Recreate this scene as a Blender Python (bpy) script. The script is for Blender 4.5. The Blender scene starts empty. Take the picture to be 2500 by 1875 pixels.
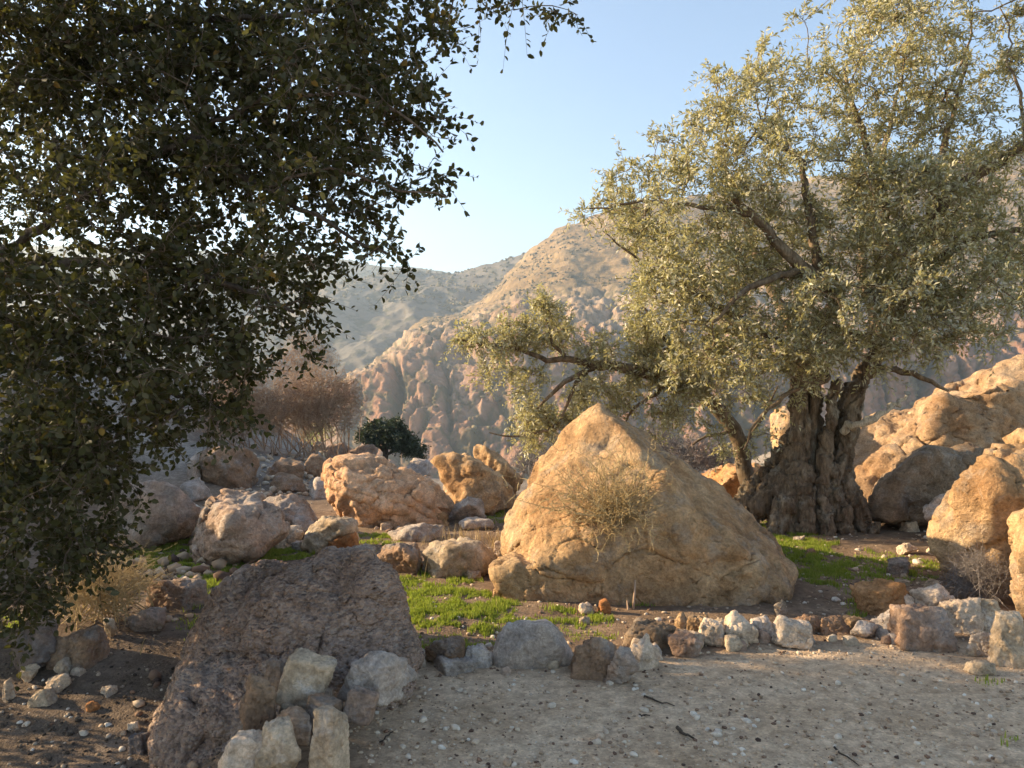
import bpy, bmesh, math, random
import numpy as np
from mathutils import Vector

random.seed(7)
RNG = np.random.default_rng(7)
SC = bpy.context.scene
COL = SC.collection

# ------------------------------------------------------------------ camera, sky, sun, exposure
CAM_H = 1.6
FPX = 1960.0                      # focal length in pixels of a 2500 px wide frame
cam_d = bpy.data.cameras.new('camera')
cam_d.sensor_width = 36.0
cam_d.lens = 36.0 * FPX / 2500.0
cam_d.clip_start = 0.05
cam_d.clip_end = 6000.0
cam = bpy.data.objects.new('camera', cam_d)
cam.location = (0, 0, CAM_H)
cam.rotation_euler = (math.radians(90), 0, 0)
COL.objects.link(cam)
SC.camera = cam

SUN_EL = math.radians(21.0)
SUN_AZ = math.radians(-77.0)      # measured from +Y (view direction), negative = to the left
world = bpy.data.worlds.new('World')
SC.world = world
world.use_nodes = True
wn = world.node_tree.nodes
wl = world.node_tree.links
for n in list(wn):
    wn.remove(n)
w_out = wn.new('ShaderNodeOutputWorld')
w_bg = wn.new('ShaderNodeBackground')
w_sky = wn.new('ShaderNodeTexSky')
w_sky.sky_type = 'NISHITA'
w_sky.sun_disc = False
w_sky.sun_elevation = SUN_EL
w_sky.sun_rotation = SUN_AZ
w_sky.altitude = 800
w_sky.air_density = 1.0
w_sky.dust_density = 0.8
w_sky.ozone_density = 0.1
w_bg.inputs['Strength'].default_value = 0.10
wl.new(w_sky.outputs[0], w_bg.inputs[0])
wl.new(w_bg.outputs[0], w_out.inputs[0])

sun_d = bpy.data.lights.new('sun', 'SUN')
sun_d.energy = 5.0
sun_d.angle = math.radians(0.53)
sun_d.color = (1.0, 0.77, 0.48)
sun = bpy.data.objects.new('sun', sun_d)
SUN_DIR = Vector((math.sin(SUN_AZ) * math.cos(SUN_EL), math.cos(SUN_AZ) * math.cos(SUN_EL), math.sin(SUN_EL)))
sun.rotation_euler = SUN_DIR.to_track_quat('Z', 'Y').to_euler()
COL.objects.link(sun)

SC.view_settings.view_transform = 'Standard'
SC.view_settings.look = 'None'
SC.view_settings.gamma = 1.0
SC.view_settings.exposure = 1.64
SC.render.engine = 'CYCLES'
SC.cycles.max_bounces = 4
SC.cycles.diffuse_bounces = 3
SC.cycles.transmission_bounces = 3
SC.cycles.transparent_max_bounces = 4
SC.cycles.volume_bounces = 0
SC.cycles.use_adaptive_sampling = True
SC.cycles.adaptive_threshold = 0.02
SC.cycles.use_denoising = True
SC.cycles.sample_clamp_indirect = 6.0


def W(px, py, d):
    """pixel of the 2500x1875 frame and a distance along the view -> point of the place"""
    return np.array([(px - 1250.0) / FPX * d, d, CAM_H - (py - 937.5) / FPX * d])


# ------------------------------------------------------------------ noise
_perm = RNG.permutation(256)
_perm = np.concatenate([_perm, _perm])
_g = RNG.normal(size=(256, 3))
_g /= np.linalg.norm(_g, axis=1)[:, None]
_g = _g.astype(np.float32)
_perm = _perm.astype(np.int32)


def perlin(p):
    p = np.asarray(p, np.float32)
    i = np.floor(p).astype(np.int32)
    f = p - i
    u = f * f * f * (f * (f * 6 - 15) + 10)
    i &= 255
    out = 0
    for dx in (0, 1):
        wx = u[:, 0] if dx else 1 - u[:, 0]
        a = _perm[(i[:, 0] + dx) & 255]
        for dy in (0, 1):
            wy = u[:, 1] if dy else 1 - u[:, 1]
            b = _perm[a + ((i[:, 1] + dy) & 255)]
            for dz in (0, 1):
                wz = u[:, 2] if dz else 1 - u[:, 2]
                g = _g[_perm[b + ((i[:, 2] + dz) & 255)]]
                out = out + wx * wy * wz * (g[:, 0] * (f[:, 0] - dx) + g[:, 1] * (f[:, 1] - dy) + g[:, 2] * (f[:, 2] - dz))
    return out * 1.5


def fbm(p, octaves=5, gain=0.5, lac=2.03):
    p = np.asarray(p, float)
    a, s, t = 1.0, 0.0, 0.0
    for k in range(octaves):
        s = s + a * perlin(p + 17.3 * k)
        t += a
        p = p * lac
        a *= gain
    return s / t


def ridged(p, octaves=4, gain=0.55, lac=2.1):
    p = np.asarray(p, float)
    a, s, t = 1.0, 0.0, 0.0
    for k in range(octaves):
        s = s + a * (1 - 2.2 * np.abs(perlin(p + 9.1 * k)))
        t += a
        p = p * lac
        a *= gain
    return s / t


_off = RNG.random((256, 3)).astype(np.float32)


def worley(p, facet=False):
    p = np.asarray(p, np.float32)
    i = np.floor(p).astype(np.int32)
    fr = p - i
    n = len(p)
    f1 = np.full(n, 99.0, np.float32)
    f2 = np.full(n, 99.0, np.float32)
    idc = np.zeros(n, np.int32)
    dv = np.zeros((n, 3), np.float32)
    pm = _perm.astype(np.int32)
    for dx in (-1, 0, 1):
        hx = pm[(i[:, 0] + dx) & 255]
        for dy in (-1, 0, 1):
            hy = pm[hx + ((i[:, 1] + dy) & 255)]
            for dz in (-1, 0, 1):
                h = pm[hy + ((i[:, 2] + dz) & 255)]
                o = _off[h] + np.array([dx, dy, dz], np.float32) - fr
                d = o[:, 0] ** 2 + o[:, 1] ** 2 + o[:, 2] ** 2
                less = d < f1
                f2 = np.where(less, f1, np.minimum(f2, d))
                f1 = np.where(less, d, f1)
                if facet:
                    idc = np.where(less, h, idc)
                    dv = np.where(less[:, None], o, dv)
    if facet:
        return (dv * _g[idc].astype(np.float32)).sum(1), np.sqrt(f1), np.sqrt(f2)
    return np.sqrt(f1), np.sqrt(f2), idc


def sstep(a, b, x):
    t = np.clip((x - a) / (b - a), 0, 1)
    return t * t * (3 - 2 * t)


# ------------------------------------------------------------------ mesh helpers
def np_mesh(name, v, f, smooth=True):
    """v (N,3); f (M,3) or (M,4) ints"""
    v = np.ascontiguousarray(v, np.float32)
    f = np.ascontiguousarray(f, np.int32)
    m = bpy.data.meshes.new(name)
    k = f.shape[1]
    m.vertices.add(len(v))
    m.vertices.foreach_set('co', v.ravel())
    m.loops.add(len(f) * k)
    m.loops.foreach_set('vertex_index', f.ravel())
    m.polygons.add(len(f))
    m.polygons.foreach_set('loop_start', np.arange(0, len(f) * k, k, dtype=np.int32))
    m.update(calc_edges=True)
    if smooth:
        m.polygons.foreach_set('use_smooth', np.ones(len(f), bool))
    return m


def link(name, mesh, mat=None, parent=None):
    o = bpy.data.objects.new(name, mesh)
    if mat is not None and mesh is not None and not mesh.materials:
        mesh.materials.append(mat)
    COL.objects.link(o)
    if parent is not None:
        o.parent = parent
    return o


def tag(o, label, cat, group=None):
    o['label'] = label
    o['category'] = cat
    if group:
        o['group'] = group
    return o


def attr(mesh, name, vals):
    a = mesh.attributes.new(name, 'FLOAT', 'POINT')
    a.data.foreach_set('value', np.ascontiguousarray(vals, np.float32))


def vnormals(v, f):
    fn = np.cross(v[f[:, 1]] - v[f[:, 0]], v[f[:, 2]] - v[f[:, 0]])
    n = np.zeros_like(v)
    idx = f.ravel(order='F')
    for a in range(3):
        n[:, a] = np.bincount(idx, weights=np.tile(fn[:, a], f.shape[1]), minlength=len(v))
    return n / (np.linalg.norm(n, axis=1)[:, None] + 1e-12)


_ico = {}


def ico(sub):
    if sub not in _ico:
        bm = bmesh.new()
        bmesh.ops.create_icosphere(bm, subdivisions=sub, radius=1.0)
        v = np.array([q.co[:] for q in bm.verts])
        f = np.array([[q.index for q in t.verts] for t in bm.faces])
        bm.free()
        _ico[sub] = (v, f)
    return _ico[sub]


def hull_planes(pts):
    bm = bmesh.new()
    for p in pts:
        bm.verts.new(p)
    bmesh.ops.convex_hull(bm, input=bm.verts[:])
    bm.normal_update()
    out = {}
    for fa in bm.faces:
        n = fa.normal
        if n.length < .5:
            continue
        d = n.dot(fa.verts[0].co)
        out[(round(n.x, 2), round(n.y, 2), round(n.z, 2))] = (n.x, n.y, n.z, d)
    bm.free()
    return np.array(list(out.values()))


def tubes(paths, sides=5):
    """paths: list of (points (n,3), radii (n,)) -> verts, quads"""
    V, F = [], []
    base = 0
    ang = np.arange(sides) * 2 * math.pi / sides
    ca, sa = np.cos(ang), np.sin(ang)
    for pts, rad in paths:
        pts = np.asarray(pts, float)
        rad = np.asarray(rad, float)
        n = len(pts)
        if n < 2:
            continue
        t = np.gradient(pts, axis=0)
        t /= np.linalg.norm(t, axis=1)[:, None] + 1e-9
        ref = np.array([0.31, 0.22, 0.92])
        if abs(t.mean(0) @ ref) > .85 * np.linalg.norm(t.mean(0)):
            ref = np.array([0.9, -0.4, 0.1])
        a = np.cross(t, ref)
        a /= np.linalg.norm(a, axis=1)[:, None] + 1e-9
        b = np.cross(t, a)
        ring = pts[:, None, :] + rad[:, None, None] * (a[:, None, :] * ca[None, :, None] + b[:, None, :] * sa[None, :, None])
        V.append(ring.reshape(-1, 3))
        i = np.arange(n - 1)[:, None] * sides
        j = np.arange(sides)[None, :]
        k = (j + 1) % sides
        q = np.stack([i + j, i + k, i + sides + k, i + sides + j], -1).reshape(-1, 4) + base
        F.append(q)
        base += n * sides
    return np.concatenate(V), np.concatenate(F)


# ------------------------------------------------------------------ materials
class NT:
    def __init__(self, name):
        self.m = bpy.data.materials.new(name)
        self.m.use_nodes = True
        self.t = self.m.node_tree
        for n in list(self.t.nodes):
            self.t.nodes.remove(n)
        self.out = self.n('ShaderNodeOutputMaterial')

    def n(self, kind, **kw):
        q = self.t.nodes.new(kind)
        for k, v in kw.items():
            setattr(q, k, v)
        return q

    def l(self, a, b):
        self.t.links.new(a, b)

    def pos(self):
        return self.n('ShaderNodeNewGeometry').outputs['Position']

    def noise(self, vec, scale, detail=6, rough=.55, dist=0.0):
        q = self.n('ShaderNodeTexNoise')
        q.inputs['Scale'].default_value = scale
        q.inputs['Detail'].default_value = detail
        q.inputs['Roughness'].default_value = rough
        q.inputs['Distortion'].default_value = dist
        if vec is not None:
            self.l(vec, q.inputs['Vector'])
        return q.outputs['Fac']

    def voro(self, vec, scale, feature='F1', out='Distance', rand=1.0):
        q = self.n('ShaderNodeTexVoronoi', feature=feature)
        q.inputs['Scale'].default_value = scale
        q.inputs['Randomness'].default_value = rand
        self.l(vec, q.inputs['Vector'])
        return q.outputs[out]

    def ramp(self, fac, stops):
        q = self.n('ShaderNodeValToRGB')
        e = q.color_ramp.elements
        while len(e) < len(stops):
            e.new(0.5)
        for k, (p, c) in enumerate(stops):
            e[k].position = p
            e[k].color = (*c, 1) if len(c) == 3 else c
        self.l(fac, q.inputs['Fac'])
        return q.outputs['Color']

    def rng(self, fac, a, b, c=0.0, d=1.0):
        q = self.n('ShaderNodeMapRange')
        q.interpolation_type = 'SMOOTHSTEP'
        for k, v in zip((1, 2, 3, 4), (a, b, c, d)):
            q.inputs[k].default_value = v
        self.l(fac, q.inputs[0])
        return q.outputs[0]

    def mix(self, fac, a, b, blend='MIX'):
        q = self.n('ShaderNodeMix', data_type='RGBA', blend_type=blend)
        q.clamp_factor = True
        if hasattr(fac, 'links'):
            self.l(fac, q.inputs[0])
        else:
            q.inputs[0].default_value = fac
        for s, v in ((q.inputs[6], a), (q.inputs[7], b)):
            if hasattr(v, 'links'):
                self.l(v, s)
            else:
                s.default_value = (*v, 1)
        return q.outputs[2]

    def math(self, op, a, b=None, c=None):
        q = self.n('ShaderNodeMath', operation=op)
        for s, v in zip(q.inputs, (a, b, c)):
            if v is None:
                continue
            if hasattr(v, 'links'):
                self.l(v, s)
            else:
                s.default_value = v
        return q.outputs[0]

    def scaled(self, vec, s, loc=(0, 0, 0), rot=(0, 0, 0)):
        q = self.n('ShaderNodeMapping')
        q.inputs['Scale'].default_value = s
        q.inputs['Location'].default_value = loc
        q.inputs['Rotation'].default_value = rot
        self.l(vec, q.inputs['Vector'])
        return q.outputs[0]

    def bump(self, h, strength, dist, normal=None):
        q = self.n('ShaderNodeBump')
        q.inputs['Strength'].default_value = strength
        q.inputs['Distance'].default_value = dist
        self.l(h, q.inputs['Height'])
        if normal is not None:
            self.l(normal, q.inputs['Normal'])
        return q.outputs[0]

    def bsdf(self, col, rough=.9, normal=None, spec=.15):
        q = self.n('ShaderNodeBsdfPrincipled')
        if hasattr(col, 'links'):
            self.l(col, q.inputs['Base Color'])
        else:
            q.inputs['Base Color'].default_value = (*col, 1)
        q.inputs['Roughness'].default_value = rough
        q.inputs['Specular IOR Level'].default_value = spec
        if normal is not None:
            self.l(normal, q.inputs['Normal'])
        self.l(q.outputs[0], self.out.inputs[0])
        return q


def rock_mat(name, c1, c2, c3, patina, pat_amt=.5, fine=1.0, clast=0.0, scale=1.0):
    t = NT(name)
    p = t.pos()
    oi = t.n('ShaderNodeObjectInfo').outputs['Random']
    big = t.noise(p, 1.7 * scale, 7, .6, .3)
    mid = t.noise(p, 6.5 * scale, 9, .65, .2)
    col = t.ramp(big, [(.30, c1), (.50, c2), (.70, c3)])
    # weathered grey skin in irregular patches
    pm = t.noise(t.scaled(p, (1, 1, 1), (3.1, 7.7, 1.3)), 3.1 * scale, 9, .68, .35)
    pmask = t.rng(pm, .66 - .3 * pat_amt, .80 - .3 * pat_amt)
    col = t.mix(t.math('MULTIPLY', pmask, .75), col, patina)
    # mottling, grains and stains
    lum = t.rng(mid, .28, .74, .62, 1.25)
    cc = t.n('ShaderNodeCombineColor')
    for k in range(3):
        t.l(lum, cc.inputs[k])
    col = t.mix(1.0, col, cc.outputs[0], 'MULTIPLY')
    fineN = t.noise(p, 42 * scale, 8, .72)
    sp = t.rng(fineN, .25, .75, .62, 1.38)
    cs = t.n('ShaderNodeCombineColor')
    for k in range(3):
        t.l(sp, cs.inputs[k])
    col = t.mix(.85, col, cs.outputs[0], 'MULTIPLY')
    # tone differs a little from rock to rock
    tone = t.rng(oi, 0, 1, .86, 1.12)
    ct = t.n('ShaderNodeCombineColor')
    for k in range(3):
        t.l(tone, ct.inputs[k])
    col = t.mix(1.0, col, ct.outputs[0], 'MULTIPLY')
    h = t.math('ADD', t.math('MULTIPLY', mid, 1.0), t.math('MULTIPLY', fineN, .35))
    pits = t.voro(t.scaled(p, (1, 1, 1.25)), 17 * scale)
    h = t.math('ADD', h, t.math('MULTIPLY', t.rng(pits, .0, .30, -.25, 0), 1.0))
    if clast > 0:
        cv = t.n('ShaderNodeTexVoronoi')
        cv.inputs['Scale'].default_value = 48
        t.l(t.scaled(p, (1, 1, 1.2), (0, 0, 0), (.3, .5, 0)), cv.inputs['Vector'])
        sep = t.n('ShaderNodeSeparateColor')
        t.l(cv.outputs['Color'], sep.inputs[0])
        cl = t.ramp(sep.outputs[0], [(.0, (.14, .09, .065)), (.45, (.38, .255, .19)), (.75, (.45, .31, .225)), (1, (.56, .45, .36))])
        col = t.mix(clast, col, cl)
        h = t.math('ADD', h, t.math('MULTIPLY', cv.outputs['Distance'], -.8))
    h = t.math('ADD', h, t.math('MULTIPLY', t.noise(p, 15 * scale, 8, .7), .6))
    nrm = t.bump(h, min(1.0, .95 * fine), .05 / scale)
    t.bsdf(col, .93, nrm, .12)
    return t.m


M = {}
M['gold'] = rock_mat('golden_sandstone', (.32, .175, .08), (.50, .315, .165), (.60, .425, .25), (.40, .31, .225), .55, 1.15)
M['orange'] = rock_mat('orange_sandstone', (.46, .22, .085), (.55, .30, .14), (.52, .34, .20), (.34, .28, .23), .35, .8)
M['peach'] = rock_mat('peach_sandstone', (.48, .27, .15), (.56, .35, .21), (.60, .42, .28), (.38, .32, .27), .30, .7)
M['pink'] = rock_mat('pink_limestone', (.35, .22, .15), (.42, .29, .21), (.48, .37, .29), (.40, .345, .30), .62, 1.1)
M['brown'] = rock_mat('brown_limestone', (.25, .15, .09), (.32, .205, .13), (.39, .27, .175), (.30, .265, .235), .5, .9)
M['clast'] = rock_mat('breccia', (.32, .195, .13), (.43, .285, .205), (.51, .365, .285), (.47, .375, .31), .6, .95, .36)
M['pale'] = rock_mat('pale_limestone', (.48, .345, .235), (.57, .435, .315), (.63, .515, .40), (.49, .41, .34), .5, .7, scale=1.6)
M['grey'] = rock_mat('grey_limestone', (.35, .275, .22), (.43, .35, .285), (.48, .40, .34), (.42, .37, .33), .6, .7, scale=1.5)
M['rust'] = rock_mat('rusty_stone', (.30, .115, .045), (.38, .16, .06), (.42, .22, .10), (.34, .25, .18), .25, .8, scale=1.5)
M['tan'] = rock_mat('tan_limestone', (.42, .30, .19), (.50, .38, .26), (.56, .45, .33), (.46, .41, .36), .45, .8, scale=1.5)
M['ochre'] = rock_mat('ochre_bank', (.31, .18, .095), (.41, .26, .145), (.49, .345, .215), (.36, .275, .20), .45, 1.1)
M['greybrown'] = rock_mat('grey_brown_boulder', (.20, .135, .085), (.27, .19, .125), (.33, .25, .175), (.29, .245, .20), .5, 1.0)
M['shade'] = rock_mat('dark_limestone', (.16, .115, .09), (.22, .165, .135), (.28, .22, .19), (.24, .235, .24), .55, .9)


# ------------------------------------------------------------------ the ground
def ground_z(x, y):
    x = np.asarray(x, float)
    y = np.asarray(y, float)
    z = np.zeros_like(x)
    # the lower, rubbly ground left of the path
    z = z - .16 * sstep(-1.05, -1.6, x + .12 * (y - 3.5)) * sstep(5.2, 3.9, y)
    # bank rising to the left
    bank = sstep(-4.6, -14, x + .1 * y) * sstep(6.0, 12, y)
    z = z + 1.6 * bank + .55 * sstep(-1.8, -5.5, x + .18 * (y - 11)) * sstep(10.2, 13.5, y) * sstep(30, 18, y)
    z = z + .9 * sstep(-5, -12, x) * sstep(3, 7, y)
    z = z + 1.9 * sstep(-5.3, -7.4, x) * sstep(6.6, 8.0, y) * (1 - .5 * sstep(9.0, 10.5, y))  # unseen stretch of bank, raised to keep the left boulders in shadow
    # rise to the right behind the olive
    z = z + 1.2 * sstep(5.5, 9.5, x) * sstep(7, 12, y)
    # lip of the canyon
    lip = 13.5 + 5.0 * sstep(-1.5, -7, x) + 3.0 * sstep(3, 8, x)
    over = np.maximum(0, y - lip)
    z = z - .16 * np.minimum(over, 10) - .62 * np.maximum(0, over - 9)
    z = np.maximum(z, -150 - .05 * y)
    p = np.stack([x, y, np.zeros_like(x)], -1).reshape(-1, 3)
    near = sstep(60, 14, y)
    z = z + (near * (.05 * fbm(p * .55, 3).reshape(x.shape) * sstep(3.8, 5.5, y) + .030 * fbm(p * 1.7 + 40, 3).reshape(x.shape) * (.45 + .55 * sstep(4.4, 5.2, y))))
    far = sstep(20, 70, y)
    z = z + far * 6 * fbm(p * .05 + 3, 4).reshape(x.shape)
    return z


_gx, _gy = np.meshgrid(np.arange(-26, 26.01, .1), np.arange(0, 30.01, .1))
_GH = ground_z(_gx, _gy)


def gzv(x, y):
    """ground height read from a table of the near ground"""
    u = np.clip((np.asarray(x, float) + 26) * 10, 0, _GH.shape[1] - 1.001)
    v = np.clip(np.asarray(y, float) * 10, 0, _GH.shape[0] - 1.001)
    i, j = u.astype(int), v.astype(int)
    a, b = u - i, v - j
    return (_GH[j, i] * (1 - a) + _GH[j, i + 1] * a) * (1 - b) + (_GH[j + 1, i] * (1 - a) + _GH[j + 1, i + 1] * a) * b


def gz(x, y):
    return float(gzv(x, y))


def ground_hit(px, py, dmax=40.0):
    """where the line of sight through a pixel meets the ground"""
    d = 1.5
    prev = d
    while d < dmax:
        q = W(px, py, d)
        if q[2] <= gz(q[0], q[1]):
            lo, hi = prev, d
            for _ in range(12):
                m = .5 * (lo + hi)
                q = W(px, py, m)
                if q[2] <= gz(q[0], q[1]):
                    hi = m
                else:
                    lo = m
            return hi
        prev = d
        d *= 1.03
    return dmax


def path_mask(x, y):
    """1 on the trodden pale path"""
    edge = 4.75 + .30 * sstep(.8, 2.6, x) - .02 * x
    p = np.stack([x, y, x * 0], -1)
    w = .25 * fbm(p * 1.3, 3)
    left = sstep(-.95, -.55, x + .18 * (y - 4) + w)
    return sstep(edge + .12, edge - .2, y + w * .6) * left


def build_ground():
    ny, nx = 410, 390
    s = np.linspace(0, 1, ny)
    y = np.where(s < .12, -5 + 7.5 * s / .12, 2.5 * (420 / 2.5) ** ((np.maximum(s, .12) - .12) / .88))
    u = np.linspace(-1, 1, nx)
    u = .45 * u + .55 * u ** 3
    Y = np.repeat(y[:, None], nx, 1)
    X = u[None, :] * (13 + .95 * np.maximum(Y, 0))
    x, yy = X.ravel(), Y.ravel()
    z = ground_z(x, yy)
    p = np.stack([x, yy, x * 0], 1)
    pm = path_mask(x, yy)
    near = sstep(16, 7, yy)
    # trodden crust, clods, gravelly relief
    z = z + near * (.012 * fbm(p * 7, 4) * (1 - .5 * pm) + .008 * np.maximum(0, ridged(p * 13, 3)) * (1 - .7 * pm) + .004 * fbm(p * 28, 2))
    v = np.stack([x, yy, z], 1)
    i = np.arange(ny - 1)[:, None] * nx + np.arange(nx - 1)[None, :]
    f = np.stack([i, i + 1, i + nx + 1, i + nx], -1).reshape(-1, 4)
    m = np_mesh('ground', v, f)
    attr(m, 'path', pm)
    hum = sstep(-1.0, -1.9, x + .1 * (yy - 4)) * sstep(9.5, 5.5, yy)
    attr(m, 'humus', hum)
    t = NT('ground_earth')
    P = t.pos()

    def at(nm):
        q = t.n('ShaderNodeAttribute')
        q.attribute_name = nm
        return q.outputs['Fac']
    n1 = t.noise(P, 2.2, 8, .62)
    n2 = t.noise(P, 14, 9, .68)
    n3 = t.noise(P, 75, 6, .7)
    soil = t.ramp(n1, [(.3, (.15, .10, .066)), (.55, (.23, .16, .107)), (.75, (.31, .23, .16))])
    path = t.ramp(n1, [(.28, (.43, .30, .185)), (.5, (.545, .395, .26)), (.72, (.61, .465, .32))])
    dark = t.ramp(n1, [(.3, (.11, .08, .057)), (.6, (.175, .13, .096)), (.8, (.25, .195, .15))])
    rub = t.ramp(n1, [(.3, (.20, .165, .135)), (.6, (.30, .26, .22)), (.8, (.36, .33, .30))])
    sepp = t.n('ShaderNodeSeparateXYZ')
    t.l(P, sepp.inputs[0])
    c = t.mix(t.rng(sepp.outputs[1], 10.5, 13), soil, rub)
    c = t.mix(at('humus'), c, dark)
    c = t.mix(at('path'), c, path)
    lum = t.rng(n2, .3, .72, .68, 1.22)
    cc = t.n('ShaderNodeCombineColor')
    for k in range(3):
        t.l(lum, cc.inputs[k])
    c = t.mix(1, c, cc.outputs[0], 'MULTIPLY')
    # grit of light and dark grains
    gv = t.n('ShaderNodeTexVoronoi')
    gv.inputs['Scale'].default_value = 85
    t.l(P, gv.inputs['Vector'])
    gs = t.n('ShaderNodeSeparateColor')
    t.l(gv.outputs['Color'], gs.inputs[0])
    grit = t.ramp(gs.outputs[0], [(.0, (.5, .45, .42)), (.18, (.82, .8, .78)), (.8, (1.05, 1.05, 1.05)), (1.0, (1.5, 1.48, 1.42))])
    c = t.mix(.4, c, grit, 'MULTIPLY')
    h = t.math('ADD', t.math('MULTIPLY', n2, .8), t.math('MULTIPLY', n3, .35))
    h = t.math('ADD', h, t.math('MULTIPLY', gv.outputs['Distance'], -.35))
    t.bsdf(c, .95, t.bump(h, .7, .02), .1)
    o = link('ground', m, t.m)
    o['kind'] = 'structure'
    return o


build_ground()


# ------------------------------------------------------------------ far canyon walls and hills
def sheet(name, cols, nu, nv, disp, mat, pw=None):
    """cols: list of (px, [(py, d), ...]) bottom to top, all with as many rows"""
    pxs = np.array([c[0] for c in cols], float)
    rows = np.array([c[1] for c in cols], float)            # (C,R,2)
    rows[:, :, 1] = np.where(rows[:, :, 1] > 420, 420 + (rows[:, :, 1] - 420) * .5, rows[:, :, 1])
    R = rows.shape[1]
    pts = np.zeros((len(cols), R, 3))
    for i, c in enumerate(cols):
        for j in range(R):
            pts[i, j] = W(c[0], rows[i, j, 0], rows[i, j, 1])
    # arc length spacing along rows, by image extent so that detail is even
    ext = np.abs(np.diff(rows[:, :, 0], axis=1)).mean(0) + 12
    cum = np.concatenate([[0], np.cumsum(ext)])
    cum /= cum[-1]
    v = np.linspace(0, 1, nv)
    u = np.linspace(pxs[0], pxs[-1], nu)

    def interp(xk, yk, xq):           # Catmull-like smooth: linear then light smoothing
        i = np.clip(np.searchsorted(xk, xq) - 1, 0, len(xk) - 2)
        t = ((xq - xk[i]) / (xk[i + 1] - xk[i]))
        t = t[(...,) + (None,) * (yk.ndim - 1)]
        return yk[i] * (1 - t) + yk[i + 1] * t
    A = interp(pxs, pts, u)                                  # (nu,R,3)
    B = interp(cum, A.transpose(1, 0, 2), v)                 # (nv,nu,3)
    k = 6
    for _ in range(2):                                       # soften the control rows
        pad = np.pad(B, ((k, k), (0, 0), (0, 0)), mode='edge')
        cs = np.cumsum(np.concatenate([np.zeros((1,) + pad.shape[1:]), pad], 0), 0)
        B = (cs[2 * k + 1:] - cs[:-(2 * k + 1)]) / (2 * k + 1)
    V = B.reshape(-1, 3)
    i = np.arange(nv - 1)[:, None] * nu + np.arange(nu - 1)[None, :]
    F = np.stack([i, i + 1, i + nu + 1, i + nu], -1).reshape(-1, 4)
    N = vnormals(V, F)
    vv = np.repeat(np.interp(v, cum, np.arange(R))[:, None], nu, 1).ravel()
    V = V + disp(V, N, vv)
    m = np_mesh(name, V, F)
    attr(m, 'row', vv)
    o = link(name, m, mat)
    o['kind'] = 'structure'
    return o, V, vnormals(V, F), vv


def cliff_mat():
    t = NT('canyon_sandstone')
    P = t.pos()
    q = t.n('ShaderNodeAttribute')
    q.attribute_name = 'row'
    row = q.outputs['Fac']
    q2 = t.n('ShaderNodeAttribute')
    q2.attribute_name = 'crease'
    crease = q2.outputs['Fac']
    n1 = t.noise(P, .018, 8, .6, .4)
    n2 = t.noise(P, .16, 8, .62)
    rj = t.math('ADD', row, t.math('MULTIPLY', t.math('SUBTRACT', n1, .5), 1.6))
    red = t.ramp(n1, [(.3, (.25, .125, .08)), (.5, (.29, .165, .11)), (.7, (.32, .215, .155))])
    white = t.ramp(n1, [(.3, (.33, .22, .14)), (.55, (.39, .285, .195)), (.75, (.44, .35, .26))])
    sand = t.ramp(n1, [(.3, (.22, .145, .075)), (.55, (.28, .19, .10)), (.75, (.34, .25, .15))])
    c = t.mix(t.rng(rj, 2.9, 4.1), red, white)
    c = t.mix(t.rng(rj, 4.1, 4.8), c, sand)
    lum = t.rng(n2, .3, .7, .70, 1.2)
    cc = t.n('ShaderNodeCombineColor')
    for k in range(3):
        t.l(lum, cc.inputs[k])
    c = t.mix(1, c, cc.outputs[0], 'MULTIPLY')
    hs = t.noise(t.scaled(P, (1, 1, 1.8)), .11, 8, .7)
    c = t.mix(t.math('MULTIPLY', t.rng(rj, 4.3, 4.9), t.rng(hs, .48, .60, 0, .75)), c, (.115, .095, .055))
    # scrub rooted in the clefts, and shadow painted into the fissures
    scrub = t.mix(n2, (.055, .06, .035), (.12, .11, .06))
    c = t.mix(t.math('MULTIPLY', crease, .8), c, scrub)
    h = t.math('ADD', n2, t.math('MULTIPLY', t.noise(P, .9, 6, .6), .5))
    t.bsdf(c, .95, t.bump(h, .6, 2.2), .05)
    return t.m


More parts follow.
